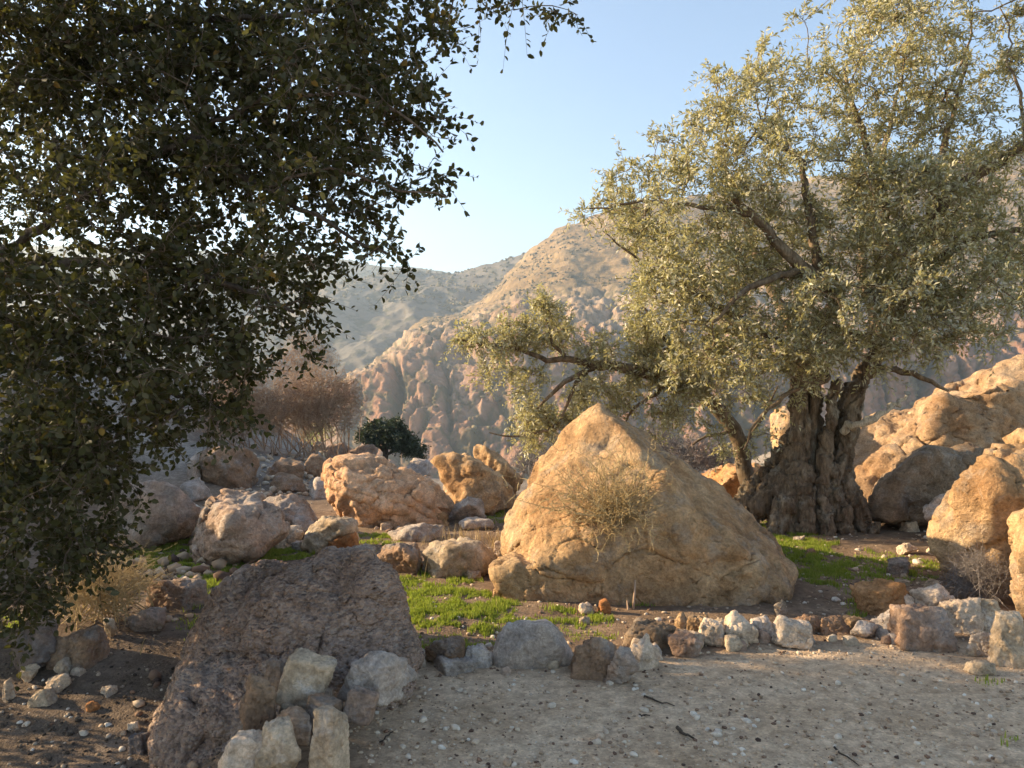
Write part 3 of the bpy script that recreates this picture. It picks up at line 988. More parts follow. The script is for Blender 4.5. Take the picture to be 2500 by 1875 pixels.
# --- the row of stones edging the path, and stones lying about: box in the frame, stone kind, label
STONES = [
    ((1000, 1580, 1035, 1630), 'pale', 'small bluish-white stone against the right foot of the speckled boulder'),
    ((1036, 1578, 1132, 1636), 'brown', 'dark brown lump in the path edging right of the speckled boulder'),
    ((1134, 1588, 1206, 1632), 'grey', 'low bluish stone touching the flat grey edging block'),
    ((1052, 1620, 1152, 1648), 'grey', 'flat grey stone sunk in the path before the dark brown lump'),
    ((1404, 1568, 1522, 1660), 'brown', 'jagged dark grey edging stone right of the flat grey block'),
    ((1482, 1592, 1556, 1680), 'pink', 'pinkish triangular stone leaning on the jagged dark edging stone'),
    ((1532, 1563, 1610, 1638), 'pale', 'pale pointed stone in the path edging right of the jagged one'),
    ((1528, 1530, 1652, 1592), 'greybrown', 'dark grey rounded stone behind the pale pointed edging stone'),
    ((1644, 1558, 1712, 1610), 'pink', 'low pinkish stone in the path edging below the yellow lit stones'),
    ((1655, 1548, 1716, 1584), 'pale', 'flat white stone in the path edging'),
    ((1710, 1528, 1773, 1582), 'pale', 'white angular stone left of the tall peaked edging stone'),
    ((1775, 1510, 1854, 1578), 'pale', 'tall peaked whitish stone in the path edging'),
    ((1840, 1520, 1908, 1570), 'grey', 'grey-white slab right behind the tall peaked edging stone'),
    ((1903, 1523, 1992, 1586), 'pale', 'whitish rounded block in the path edging, right of the grey-white slab'),
    ((1948, 1516, 2020, 1550), 'brown', 'low brown stone, left one of two in the path edging'),
    ((2012, 1518, 2088, 1552), 'brown', 'low brown stone, right one of two in the path edging'),
    ((2064, 1514, 2112, 1540), 'gold', 'sunlit flat yellow stone behind the path edging'),
    ((2088, 1524, 2148, 1562), 'grey', 'bluish stone right of the two low brown edging stones'),
    ((2140, 1506, 2234, 1562), 'grey', 'larger bluish-grey stone in the path edging at right'),
    ((2114, 1432, 2246, 1514), 'orange', 'sunlit orange rock behind the bluish edging stones at right'),
    ((2190, 1456, 2258, 1514), 'pale', 'pale rough stone between the orange rock and the white one'),
    ((2246, 1440, 2334, 1512), 'pale', 'large white rock topping the edging heap at right'),
    ((2212, 1498, 2338, 1590), 'pink', 'rough pinkish rock at the front of the heap at right'),
    ((2312, 1470, 2410, 1550), 'pale', 'pale cracked stone right of the large white rock'),
    ((2392, 1470, 2462, 1546), 'tan', 'tan knobbly stone near the right edge'),
    ((2384, 1548, 2448, 1612), 'grey', 'bluish split stone below the tan knobbly stone'),
    ((2442, 1510, 2530, 1632), 'tan', 'yellowish rock at the right edge of the picture by the path'),
    ((2376, 1622, 2432, 1652), 'tan', 'flat pale stone half buried below the bluish split stone'),
    ((1651, 1502, 1687, 1534), 'gold', 'small sunlit yellow stone before the foot of the great boulder'),
    ((1680, 1513, 1736, 1556), 'gold', 'larger sunlit yellow stone just behind the white angular stones'),
    ((1744, 1520, 1790, 1550), 'tan', 'low mossy yellow stone beside the tall peaked stone'),
    ((1892, 1467, 1923, 1508), 'tan', 'upright pale stone at the right toe of the great boulder'),
    ((2175, 1367, 2237, 1407), 'pink', 'pale pink stone alone on the green right of the great boulder'),
    ((2188, 1418, 2222, 1432), 'tan', 'thin pale flat stone on the grass below the pale pink stone'),
    ((2262, 1420, 2310, 1438), 'tan', 'long flat pale stone below the bright golden boulder'),
    ((2200, 1332, 2246, 1356), 'pale', 'white flat stone on the shaded ground above the pale pink stone'),
    ((2272, 1334, 2320, 1358), 'pale', 'white flat stone against the shaded foot of the golden boulder'),
    ((2205, 1276, 2252, 1300), 'tan', 'dull flat stone under the dark round-backed boulder'),
    ((2080, 1230, 2118, 1252), 'tan', 'pale sunlit stone in the gap right of the olive trunk'),
    ((1938, 1310, 1968, 1322), 'pale', 'thin white stone on the grass before the olive trunk'),
    ((1462, 1467, 1494, 1500), 'rust', 'rust-red stone at the foot of the great boulder'),
    ((1414, 1478, 1455, 1502), 'pale', 'whitish flat stone left of the rust-red stone'),
    ((1414, 1508, 1440, 1526), 'tan', 'small rounded pale stone on the sunlit grass below the whitish one'),
    ((1190, 1353, 1222, 1386), 'tan', 'sunlit cream stone, lower one between the brown rock and the great boulder'),
    ((1202, 1323, 1234, 1357), 'pale', 'cream stone, upper one between the brown rock and the great boulder'),
    ((1186, 1376, 1208, 1398), 'tan', 'small shaded stone under the two cream stones'),
    ((1138, 1394, 1176, 1418), 'pale', 'pale angular stone at the foot of the broad brown rock'),
    ((1202, 1420, 1240, 1462), 'gold', 'golden stone tucked under the left foot of the great boulder'),
    ((654, 1294, 734, 1342), 'pale', 'white rock lying before the low pink boulder'),
    ((712, 1322, 752, 1346), 'grey', 'bluish stone right of the white rock'),
    ((926, 1278, 956, 1296), 'pale', 'small white stone at the foot of the orange boulder'),
    ((0, 1500, 118, 1648), 'shade', 'dark mossy rock at the left edge of the picture'),
    ((92, 1550, 246, 1640), 'brown', 'brown rounded rock next to the dark mossy rock at left'),
    ((242, 1512, 282, 1566), 'tan', 'small upright tan stone under the dry shrub at left'),
    ((304, 1492, 398, 1546), 'pink', 'split pinkish stone right of the small upright tan stone'),
    ((342, 1426, 488, 1490), 'pink', 'half-buried pink rock among dry stalks left of the speckled boulder'),
    ((94, 1648, 170, 1690), 'pale', 'flat pale stone below the brown rounded rock at left'),
    ((42, 1630, 84, 1668), 'tan', 'small tan stone under the dark mossy rock'),
    ((62, 1682, 124, 1728), 'tan', 'pale brown stone on the rubble at far left'),
    ((126, 1612, 168, 1652), 'tan', 'tan stone leaning on the brown rounded rock'),
    ((164, 1630, 204, 1652), 'pale', 'little white stone right of the leaning tan stone'),
    ((234, 1682, 280, 1702), 'pale', 'thin white stone on the dark rubble'),
    ((390, 1698, 424, 1716), 'pale', 'bluish white stone at the left foot of the speckled boulder'),
    ((304, 1768, 334, 1788), 'pale', 'white chip on the dark rubble near the bottom'),
    ((302, 1800, 362, 1846), 'shade', 'dark stone with pale edge on the rubble near the bottom'),
    ((0, 1660, 30, 1716), 'pale', 'pale stone cut by the left picture edge'),
    ((200, 1718, 236, 1742), 'rust', 'small reddish stone on the dark rubble'),
]
for k, (b, m, lab) in enumerate(STONES):
    if k < 31 or 18 < k < 28:                                 # edging stones crowd together
        ww = .07 * (b[2] - b[0])
        b = (b[0] - ww, b[1] - .06 * (b[3] - b[1]), b[2] + ww, b[3])
    big_ = (b[2] - b[0]) * (b[3] - b[1]) > 3500
    box_rock('stone' if (b[2] - b[0]) < 95 else 'rock', lab, b, m, 500 + k, t=.85, n=10 + k % 5, sub=5, p=90 + 5 * (k % 7), low=.03, mid=.032, chip=.14, chipf=1.25, rough=.010)

# the flat grey edging block and the heap in the bottom left are traced
poly_rock('rock', 'flat-topped grey block in the middle of the path edging', [(1202, 1610), (1212, 1560), (1232, 1525), (1262, 1513), (1335, 1511), (1362, 1530), (1385, 1572), (1404, 1606), (1398, 1628), (1300, 1636), (1205, 1632)], 'grey', t=.34, seed=40, sub=5, front=.8, p=120, low=.015, mid=.014, chip=.05)
PILE = [
    ([(672, 1650), (690, 1615), (730, 1606), (790, 1622), (803, 1662), (780, 1710), (735, 1738), (690, 1735)], 'tan', .30, 'block-shaped pale stone at the top of the heap on the speckled boulder'),
    ([(818, 1690), (845, 1630), (885, 1608), (935, 1615), (978, 1680), (960, 1715), (920, 1706), (870, 1708)], 'grey', .32, 'tilted grey slab right of the block-shaped stone in the heap'),
    ([(572, 1720), (590, 1672), (640, 1660), (668, 1690), (660, 1760), (620, 1795), (575, 1785)], 'brown', .30, 'brown stone on the left of the heap'),
    ([(826, 1745), (850, 1708), (890, 1698), (914, 1725), (905, 1768), (850, 1775)], 'pink', .24, 'rounded pinkish stone below the tilted grey slab'),
    ([(620, 1830), (650, 1795), (700, 1786), (735, 1812), (730, 1870), (680, 1890), (625, 1880)], 'tan', .28, 'rounded tan stone at the bottom of the heap'),
    ([(512, 1870), (540, 1825), (600, 1815), (640, 1850), (640, 1910), (560, 1930), (508, 1920)], 'pale', .28, 'pale stone at the very bottom edge left of the rounded tan stone'),
    ([(752, 1840), (765, 1765), (800, 1740), (830, 1760), (842, 1830), (835, 1905), (780, 1915), (750, 1900)], 'tan', .26, 'tall two-toned stone at the right end of the heap'),
    ([(727, 1765), (745, 1730), (790, 1715), (822, 1735), (800, 1770), (750, 1790)], 'brown', .26, 'flat brown slab under the block-shaped stone'),
    ([(640, 1800), (660, 1765), (700, 1752), (740, 1770), (745, 1810), (690, 1822)], 'brown', .24, 'squat brown stone in the middle of the heap'),
    ([(765, 1705), (775, 1690), (795, 1684), (804, 1700), (792, 1714)], 'pale', .09, 'small cream stone wedged below the tilted slab'),
    ([(675, 1750), (682, 1732), (705, 1726), (715, 1742), (700, 1756)], 'tan', .09, 'small tan stone wedged below the block-shaped stone'),
    ([(905, 1665), (940, 1628), (985, 1622), (1010, 1650), (1000, 1672), (950, 1680)], 'grey', .2, 'grey stone behind the tilted slab at the boulder foot'),
    ([(640, 1650), (655, 1625), (685, 1620), (690, 1660), (665, 1680)], 'brown', .14, 'brown stone squeezed left of the block-shaped stone'),
]
for k, (q, m, t, lab) in enumerate(PILE):
    q = np.array(q, float)
    b = (q[:, 0].min() - 4, q[:, 1].min() - 4, q[:, 0].max() + 4, q[:, 1].max() + 4)
    dd = 3.62 - .0030 * (b[3] - 1710)
    box_rock('stone', lab, b, m, 760 + k, t=.85, d=max(3.05, dd), block=True, sink=.1, sub=5, p=160, low=.02, mid=.028, chip=.12, chipf=1.2, rough=.008)
# small rubble packed between the edging stones
rr = np.random.default_rng(77)
ROW = np.array([(1000, 1630), (1200, 1635), (1400, 1640), (1560, 1625), (1700, 1588), (1850, 1580), (2000, 1574), (2150, 1568), (2300, 1580), (2480, 1620)], float)
for k in range(46):
    x = rr.uniform(1000, 2480)
    yb = np.interp(x, ROW[:, 0], ROW[:, 1]) + rr.uniform(-26, 14)
    w = rr.uniform(18, 48)
    hh = w * rr.uniform(.5, .85)
    box_rock('rubble_stone', 'small broken stone packed among the stones edging the path', (x - w / 2, yb - hh, x + w / 2, yb), rr.choice(['pale', 'grey', 'tan', 'pink', 'tan']), 1200 + k, block=True, sub=3, p=140, low=.02, mid=.02, chip=.07, group='rubble in the path edging')


# ------------------------------------------------------------------ plants: helpers
def unit(a):
    return a / (np.linalg.norm(a, axis=-1, keepdims=True) + 1e-9)


def tubes_batch(P, R, sides=3):
    """P (n,k,3) polylines, R (n,k) radii -> verts, quads, all at once"""
    n, k, _ = P.shape
    t = unit(np.gradient(P, axis=1))
    ref = np.broadcast_to(np.array([.37, .21, .90]), t.shape)
    a = unit(np.cross(t, ref))
    b = np.cross(t, a)
    ang = np.arange(sides) * 2 * math.pi / sides
    ring = P[:, :, None, :] + R[:, :, None, None] * (a[:, :, None, :] * np.cos(ang)[None, None, :, None] + b[:, :, None, :] * np.sin(ang)[None, None, :, None])
    V = ring.reshape(-1, 3)
    base = (np.arange(n) * k * sides)[:, None, None]
    i = (np.arange(k - 1) * sides)[None, :, None]
    j = np.arange(sides)[None, None, :]
    jj = (j + 1) % sides
    F = np.stack([base + i + j, base + i + jj, base + i + sides + jj, base + i + sides + j], -1).reshape(-1, 4)
    return V, F


LEAF = np.array([[0, 0, 0], [.30, .5, .10], [.72, .42, .08], [1, 0, -.06], [.72, -.42, .08], [.30, -.5, .10]])
LEAF_F = np.array([[0, 1, 2, 3], [0, 3, 4, 5]])


LEAF4 = np.array([[0, 0, 0], [.5, .5, .10], [1, 0, -.08], [.5, -.5, .10]])
LEAF4_F = np.array([[0, 1, 2, 3]])


def leaves(pos, d, nrm, L, Wd, LEAF=LEAF, LEAF_F=LEAF_F):
    """folded two-sided leaves; returns verts, quads and the frames"""
    d = unit(d)
    s = unit(np.cross(nrm, d))
    u = np.cross(d, s)
    X = d[:, None, :] * (LEAF[None, :, 0:1] * L[:, None, None]) + s[:, None, :] * (LEAF[None, :, 1:2] * Wd[:, None, None]) + u[:, None, :] * (LEAF[None, :, 2:3] * L[:, None, None])
    V = (pos[:, None, :] + X).reshape(-1, 3)
    F = (LEAF_F[None] + (np.arange(len(pos)) * len(LEAF))[:, None, None]).reshape(-1, 4)
    return V, F, (d, s, u)


class Tree:
    def __init__(self, step):
        self.step = step
        self.pos = []
        self.par = []
        self.man = []                 # hand-set radius
        self.paths = []

    def limb(self, pts, rad, root=False):
        pts = np.asarray(pts, float)
        seg = np.linalg.norm(np.diff(pts, axis=0), axis=1)
        cum = np.concatenate([[0], np.cumsum(seg)])
        n = max(3, int(cum[-1] / self.step) + 1)
        s = np.linspace(0, cum[-1], n)
        q = np.stack([np.interp(s, cum, pts[:, k]) for k in range(3)], 1)
        for _ in range(2):
            q[1:-1] = .25 * q[:-2] + .5 * q[1:-1] + .25 * q[2:]
        r = np.interp(s, cum, rad)
        q[1:] += RNG.normal(size=(n - 1, 3)) * self.step * .10
        par = -1
        path = []
        if self.pos and not root:
            a = np.array(self.pos)
            par = int(((a - q[0]) ** 2).sum(1).argmin())
            path.append(par)
        for k in range(n):
            self.pos.append(q[k])
            self.par.append(par)
            self.man.append(r[k])
            par = len(self.pos) - 1
            path.append(par)
        self.paths.append(path)

    def twigs(self, targets, sag=.0, wig=.25, bias=.0):
        a = np.array(self.pos)
        d0 = np.array([((a - t) ** 2).sum(1).min() for t in targets])
        buf = np.zeros((len(a) + len(targets) * 60, 3))
        buf[:len(a)] = a
        n = len(a)
        tips = []
        root = a[0]
        for k in np.argsort(d0):
            t = targets[k]
            dd = ((buf[:n] - t) ** 2).sum(1) ** .5
            j = int((dd + bias * np.linalg.norm(buf[:n] - root, axis=1)).argmin())
            L = dd[j]
            m = min(50, max(2, int(L / self.step) + 1))
            s = np.linspace(0, 1, m + 1)[1:, None]
            q = buf[j] * (1 - s) + t * s
            side = unit(RNG.normal(size=3)) * L * .12
            q = q + side * np.sin(s * math.pi) + np.array([0, 0, sag]) * L * np.sin(s * math.pi)
            q = q + np.cumsum(RNG.normal(size=(m, 3)), 0) * self.step * wig * .3
            path = [j]
            par = j
            for e in range(m):
                buf[n] = q[e]
                self.pos.append(q[e])
                self.par.append(par)
                self.man.append(0)
                par = n
                path.append(n)
                n += 1
            self.paths.append(path)
            tips.append((par, j))
        return tips

    def radii(self, rtip, power=.5, rmax=1.0):
        n = len(self.pos)
        cnt = np.zeros(n)
        kids = np.zeros(n, int)
        for i in range(n):
            if self.par[i] >= 0:
                kids[self.par[i]] += 1
        cnt[kids == 0] = 1
        for i in range(n - 1, -1, -1):
            if self.par[i] >= 0:
                cnt[self.par[i]] += cnt[i]
        r = np.minimum(rtip * cnt ** power, rmax)
        man = np.array(self.man)
        return np.where(man > 0, np.maximum(man, np.minimum(r, man * 1.4)), r)

    def mesh_paths(self, r, big=.012):
        P = np.array(self.pos)
        thick, thin = [], []
        for p in self.paths:
            rr = r[p].copy()
            if len(rr) > 1:
                rr[0] = min(rr[0], rr[1] * 1.15)
            (thick if rr.max() > big else thin).append((P[p], rr))
        return thick, thin


def blob_points(blobs, dens, depth_r):
    """points spread through the lobes of a crown: (px, py, r px, distance[, depth radius])"""
    out = []
    for b in blobs:
        px, py, r, d = b[:4]
        rw = r / FPX * d
        rd = b[4] if len(b) > 4 else max(depth_r, rw * .8)
        n = max(2, int(dens * (b[5] if len(b) > 5 else 1.0) * rw * rw * (1 + rd) * 3))
        u = unit(RNG.normal(size=(n, 3))) * (RNG.random((n, 1)) ** .45)
        c = W(px, py, d)
        out.append(c + u * np.array([rw, rd, rw]))
    return np.concatenate(out)


def spray(tree, tips, per, lmin, lmax, nleaf, spread, droop, up=0.0):
    """short leafy shoots round every twig end -> shoots (n,k,3), leaf pos/dir/normal"""
    P = np.array(tree.pos)
    tp = np.array([P[a] for a, b in tips])
    td = unit(np.array([P[a] - P[tree.par[a]] for a, b in tips]))
    n = len(tp) * per
    o = np.repeat(tp, per, 0)
    d0 = np.repeat(td, per, 0)
    back = RNG.random((n, 1)) ** 1.5 * .12
    o = o - d0 * back
    d = unit(d0 * .55 + RNG.normal(size=(n, 3)) * spread + np.array([0, 0, up]))
    L = RNG.uniform(lmin, lmax, (n, 1))
    bend = RNG.normal(size=(n, 3)) * .25 + np.array([0, 0, -droop])
    ks = np.linspace(0, 1, 4)
    S = np.stack([o + d * L * k + bend * L * k * k for k in ks], 1)
    lp, ld, ln = [], [], []
    for e in range(nleaf):
        k = .12 + .88 * (e + RNG.random((n, 1))) / nleaf
        q = o + d * L * k + bend * L * k * k
        tdir = unit(d + 2 * bend * k)
        side = unit(np.cross(tdir, RNG.normal(size=(n, 3))))
        dr = unit(tdir * RNG.uniform(.25, .9, (n, 1)) + side * RNG.uniform(.6, 1.0, (n, 1)))
        lp.append(q)
        ld.append(dr)
        ln.append(unit(RNG.normal(size=(n, 3)) * .7 + np.cross(dr, side) * .6 + np.array([0, 0, .5])))
    return S, np.concatenate(lp), np.concatenate(ld), np.concatenate(ln)


def leaf_mat(name, top, under, trans, rough=.45, spec=.35, tmix=.35):
    t = NT(name)
    g = t.n('ShaderNodeNewGeometry')
    rnd = g.outputs['Random Per Island']
    tc = t.ramp(rnd, [(0, top[0]), (.5, top[1]), (.93, top[2]), (1, top[3] if len(top) > 3 else top[2])])
    uc = t.ramp(rnd, [(0, under[0]), (1, under[1])])
    c = t.mix(g.outputs['Backfacing'], tc, uc)
    p = t.bsdf(c, rough, None, spec)
    tr = t.n('ShaderNodeBsdfTranslucent')
    tr.inputs[0].default_value = (*trans, 1)
    mx = t.n('ShaderNodeMixShader')
    mx.inputs[0].default_value = tmix
    t.l(p.outputs[0], mx.inputs[1])
    t.l(tr.outputs[0], mx.inputs[2])
    t.l(mx.outputs[0], t.out.inputs[0])
    return t.m


def bark_mat(name, a, b, c, sc=1.0, lichen=None):
    t = NT(name)
    P = t.pos()
    n1 = t.noise(t.scaled(P, (1, 1, .35)), 9 * sc, 8, .65, .5)
    n2 = t.noise(t.scaled(P, (1, 1, .3)), 45 * sc, 7, .7)
    col = t.ramp(n1, [(.3, a), (.5, b), (.72, c)])
    if lichen:
        col = t.mix(t.rng(t.noise(P, 5, 7, .65), .52, .66, 0, .7), col, lichen)
    lum = t.rng(n2, .3, .7, .6, 1.3)
    cc = t.n('ShaderNodeCombineColor')
    for k in range(3):
        t.l(lum, cc.inputs[k])
    col = t.mix(1, col, cc.outputs[0], 'MULTIPLY')
    t.bsdf(col, .92, t.bump(t.math('ADD', n1, t.math('MULTIPLY', n2, .4)), .8, .03), .1)
    return t.m


M['oakleaf'] = leaf_mat('oak_leaf', [(.016, .019, .007), (.031, .034, .012), (.072, .070, .024), (.22, .13, .03)], [(.045, .046, .025), (.095, .088, .05)], (.12, .12, .025), .6, .12, .25)
M['olive'] = leaf_mat('olive_leaf', [(.205, .195, .085), (.285, .265, .125), (.38, .35, .19)], [(.43, .415, .30), (.57, .54, .42)], (.50, .45, .17), .45, .35, .38)
M['darkleaf'] = leaf_mat('round_tree_leaf', [(.030, .045, .022), (.045, .062, .030), (.065, .08, .04)], [(.05, .065, .035), (.08, .09, .05)], (.06, .08, .02), .5, .3, .15)
M['oaktwig'] = bark_mat('oak_twig_bark', (.09, .065, .05), (.16, .12, .092), (.25, .20, .155), 2.0)
M['oakbark'] = bark_mat('oak_bark', (.045, .034, .027), (.08, .062, .048), (.13, .10, .08), 1.5)
M['olivebark'] = bark_mat('olive_bark', (.075, .05, .032), (.16, .115, .075), (.27, .205, .14), 1.0, (.26, .23, .18))
M['twigbark'] = bark_mat('olive_twig_bark', (.12, .085, .055), (.20, .145, .09), (.28, .21, .13), 2.0)
M['deadwood'] = bark_mat('bleached_wood', (.34, .29, .22), (.48, .42, .33), (.58, .52, .42), 1.4)


def stem_mat(name, a, b):
    t = NT(name)
    r = t.n('ShaderNodeNewGeometry').outputs['Random Per Island']
    t.bsdf(t.mix(r, a, b), .9, None, .1)
    return t.m


M['straw'] = stem_mat('dry_straw', (.36, .255, .12), (.52, .40, .22))
M['brownstem'] = stem_mat('brown_stems', (.26, .165, .11), (.48, .34, .23))
M['greystem'] = stem_mat('grey_stems', (.15, .13, .12), (.27, .24, .22))


def build_tree(name, label, tree, tips, sp, leaf_kw, mats, rtip, power, group=None, near_leaves=0, extra_trunk=None, cat='tree', rmax=.5):
    """tree > trunk (> limb, twigs), crown (> single leaves)"""
    base = np.array(tree.pos[0])
    root = bpy.data.objects.new(name, None)
    COL.objects.link(root)
    root.location = base
    tag(root, label, cat, group)
    r = tree.radii(rtip, power, rmax)
    thick, thin = tree.mesh_paths(r)
    main = thick[0]
    if extra_trunk is None:
        v, f = tubes([main], 12)
        v = v + vnormals(v, f) * (.10 * main[1].max() * ridged(v * np.array([9, 9, 2.5]), 3))[:, None]
        trunk = link('trunk', np_mesh('trunk', v - base, f), M[mats[0]], root)
    else:
        trunk = extra_trunk(root, base)
    rest = thick[1:] if extra_trunk is None else thick
    rest = sorted(rest, key=lambda q: -q[1].max())
    for pts, rad in rest[:40]:
        v, f = tubes([(pts, rad)], 8)
        link('limb', np_mesh('limb', v - base, f), M[mats[0]], trunk)
    other = rest[40:]
    S, lp, ld, ln = sp
    inv = lambda q: (np.abs(q[:, 0]) < 1.06 * 1250 / FPX * q[:, 1]) & (np.abs(q[:, 2] - CAM_H) < 1.08 * 937 / FPX * q[:, 1])
    S = S[inv(S[:, 0])]                                        # outside the frame: coarser foliage, no fine shoots
    seen = inv(lp)
    sel = seen | (RNG.random(len(lp)) < .45)
    lp, ld, ln, seen = lp[sel], ld[sel], ln[sel], seen[sel]
    V, F = [], []
    o = 0
    for grp, sides in ((other, 6), (thin, 4)):
        if grp:
            v, f = tubes(grp, sides)
            V.append(v)
            F.append(f + o)
            o += len(v)
    rr = np.linspace(rtip * .8, rtip * .35, S.shape[1])[None, :].repeat(len(S), 0)
    v, f = tubes_batch(S, rr, 3)
    V.append(v)
    F.append(f + o)
    tw = link('twigs', np_mesh('twigs', np.concatenate(V) - base, np.concatenate(F)), M[mats[1]], trunk)
    tw['kind'] = 'stuff'
    n = len(lp)
    L = RNG.uniform(leaf_kw['l0'], leaf_kw['l1'], n) * np.where(seen, 1.0, 1.5)
    Wd = L * RNG.uniform(leaf_kw['w0'], leaf_kw['w1'], n)
    keep = np.ones(n, bool)
    single = []
    if near_leaves:
        px = lp[:, 0] / lp[:, 1] * FPX + 1250
        py = 937.5 - (lp[:, 2] - CAM_H) / lp[:, 1] * FPX
        vis = (px > 20) & (px < 2480) & (py > 20) & (py < 1850) & (lp[:, 1] > .5)
        score = np.where(vis, lp[:, 1] / L, 1e9)
        single = np.argsort(score)[:near_leaves]
        keep[single] = False
    V, F, o = [], [], 0
    for part, shape in ((keep & seen, (LEAF4, LEAF4_F) if leaf_kw.get('slim') else (LEAF, LEAF_F)), (keep & ~seen, (LEAF4, LEAF4_F))):
        v, f, _ = leaves(lp[part], ld[part], ln[part], L[part], Wd[part], *shape)
        V.append(v)
        F.append(f + o)
        o += len(v)
    v, f = np.concatenate(V), np.concatenate(F)
    crown = link('crown', np_mesh('crown', v - base, f, False), M[mats[2]], root)
    crown['kind'] = 'stuff'
    if near_leaves:
        lm = np_mesh('leaf', LEAF, LEAF_F, False)
        lm.materials.append(M[mats[2]])
        d = unit(ld[single])
        s = unit(np.cross(ln[single], d))
        u = np.cross(d, s)
        from mathutils import Matrix
        for q, i in enumerate(single):
            ob = bpy.data.objects.new('leaf', lm)
            COL.objects.link(ob)
            ob.parent = crown
            A_ = np.eye(4)
            A_[:3, 0] = d[q] * L[i]
            A_[:3, 1] = s[q] * Wd[i]
            A_[:3, 2] = u[q] * L[i]
            A_[:3, 3] = lp[i] - base
            ob.matrix_basis = Matrix(A_.tolist())
    return root, trunk, crown


def wpts(seq):
    return np.array([W(*q) for q in seq])


K = 2500 / 2212.0


def kb(blobs, d, dr=None, dens=1.0, jit=0.0):
    out = []
    for b in blobs:
        dd = d + (b[3] if len(b) > 3 else 0) + RNG.uniform(-jit, jit)
        out.append((b[0] * K, b[1] * K, b[2] * K, dd, dr, dens * (b[4] if len(b) > 4 else 1)))
    return out


# ------------------------------------------------------------------ the evergreen oak leaning in from the left
oak = Tree(.07)
gzo = gz(-3.75, 5.0)
oak.limb([(-3.75, 5.0, gzo - .2), (-3.7, 4.95, .6), (-3.55, 4.85, 1.3), (-3.35, 4.7, 1.9)], [.24, .19, .17, .15], True)
oak.limb([(-3.35, 4.7, 1.9), W(-60, 640, 4.5), W(60, 590, 4.3), W(150, 520, 4.15), W(300, 420, 4.0), W(470, 330, 3.9), W(640, 240, 3.8)], [0.050, 0.034, 0.028, 0.022, 0.017, 0.012, 0.009])
oak.limb([(-3.35, 4.7, 1.9), (-3.2, 4.6, 2.8), W(60, 150, 4.3), W(330, 60, 4.1), W(700, 40, 3.9), W(1000, -20, 3.8), W(1250, -10, 3.8)], [0.056, 0.037, 0.028, 0.020, 0.012, 0.007, 0.004])
oak.limb([W(-60, 640, 4.5), W(150, 640, 4.2), W(380, 640, 4.0), W(560, 690, 3.8), W(720, 760, 3.7)], [0.037, 0.028, 0.019, 0.014, 0.007])
oak.limb([(-3.55, 4.85, 1.3), W(0, 880, 4.5), W(220, 900, 4.3), W(420, 960, 4.3), W(560, 1000, 4.3)], [0.043, 0.031, 0.022, 0.012, 0.006])
oak.limb([W(470, 330, 3.9), W(640, 460, 3.8), W(760, 520, 3.7), W(900, 600, 3.65), W(960, 625, 3.6)], [0.019, 0.015, 0.011, 0.007, 0.005])
oak.limb([W(640, 240, 3.8), W(800, 220, 3.7), W(960, 260, 3.65), W(1090, 370, 3.6)], [0.012, 0.010, 0.007, 0.004])
oak.limb([W(640, 460, 3.8), W(820, 400, 3.7), W(960, 465, 3.7), W(1090, 480, 3.7)], [0.010, 0.007, 0.006, 0.004])
oak.limb([(-3.35, 4.7, 1.9), (-3.8, 5.4, 2.8), (-4.2, 6.0, 3.6)], [0.074, 0.050, 0.031])
oak.limb([(-3.35, 4.7, 1.9), (-4.4, 5.2, 2.6), (-5.8, 5.5, 3.3)], [0.062, 0.043, 0.025])
oak_blobs = kb([(60, 90, 210), (230, 60, 190), (430, 90, 200), (640, 60, 190), (800, 90, 140), (930, 60, 110, 0, .8), (1030, 60, 55, 0, .6), (1135, 22, 28, 0, .8), (1215, 6, 22, 0, .8),
                (120, 300, 170, 0, .65), (300, 260, 190), (520, 250, 190), (720, 230, 170), (870, 220, 100, 0, .8), (960, 250, 45, 0, .7), (930, 330, 50, 0, .7),
                (70, 480, 140, 0, .45), (250, 430, 150, 0, .55), (430, 420, 170), (600, 420, 150, 0, .9), (760, 360, 110, 0, .8), (880, 390, 55, 0, .6), (920, 410, 40, 0, .6),
                (520, 560, 120, 0, .8), (660, 540, 90, 0, .7), (790, 530, 70, 0, .7), (850, 545, 25, 0, .7),
                (90, 640, 150), (280, 620, 150), (440, 660, 130), (600, 660, 90, 0, .8), (690, 650, 50, 0, .6),
                (80, 800, 150), (240, 780, 160), (400, 770, 130), (530, 740, 90), (600, 780, 45, 0, .6),
                (100, 960, 140), (260, 920, 130), (390, 900, 95), (450, 920, 45),
                (70, 1100, 120), (180, 1080, 80), (60, 1210, 95, 0, 1.3), (170, 1190, 70, 0, 1.2), (40, 1020, 120), (150, 1000, 110), (210, 1130, 30), (50, 1300, 65), (140, 1260, 50), (205, 1195, 25), (20, 1350, 40)], 4.05, .62, 1.0, .2)
oak_t = blob_points(oak_blobs, 58, .62)
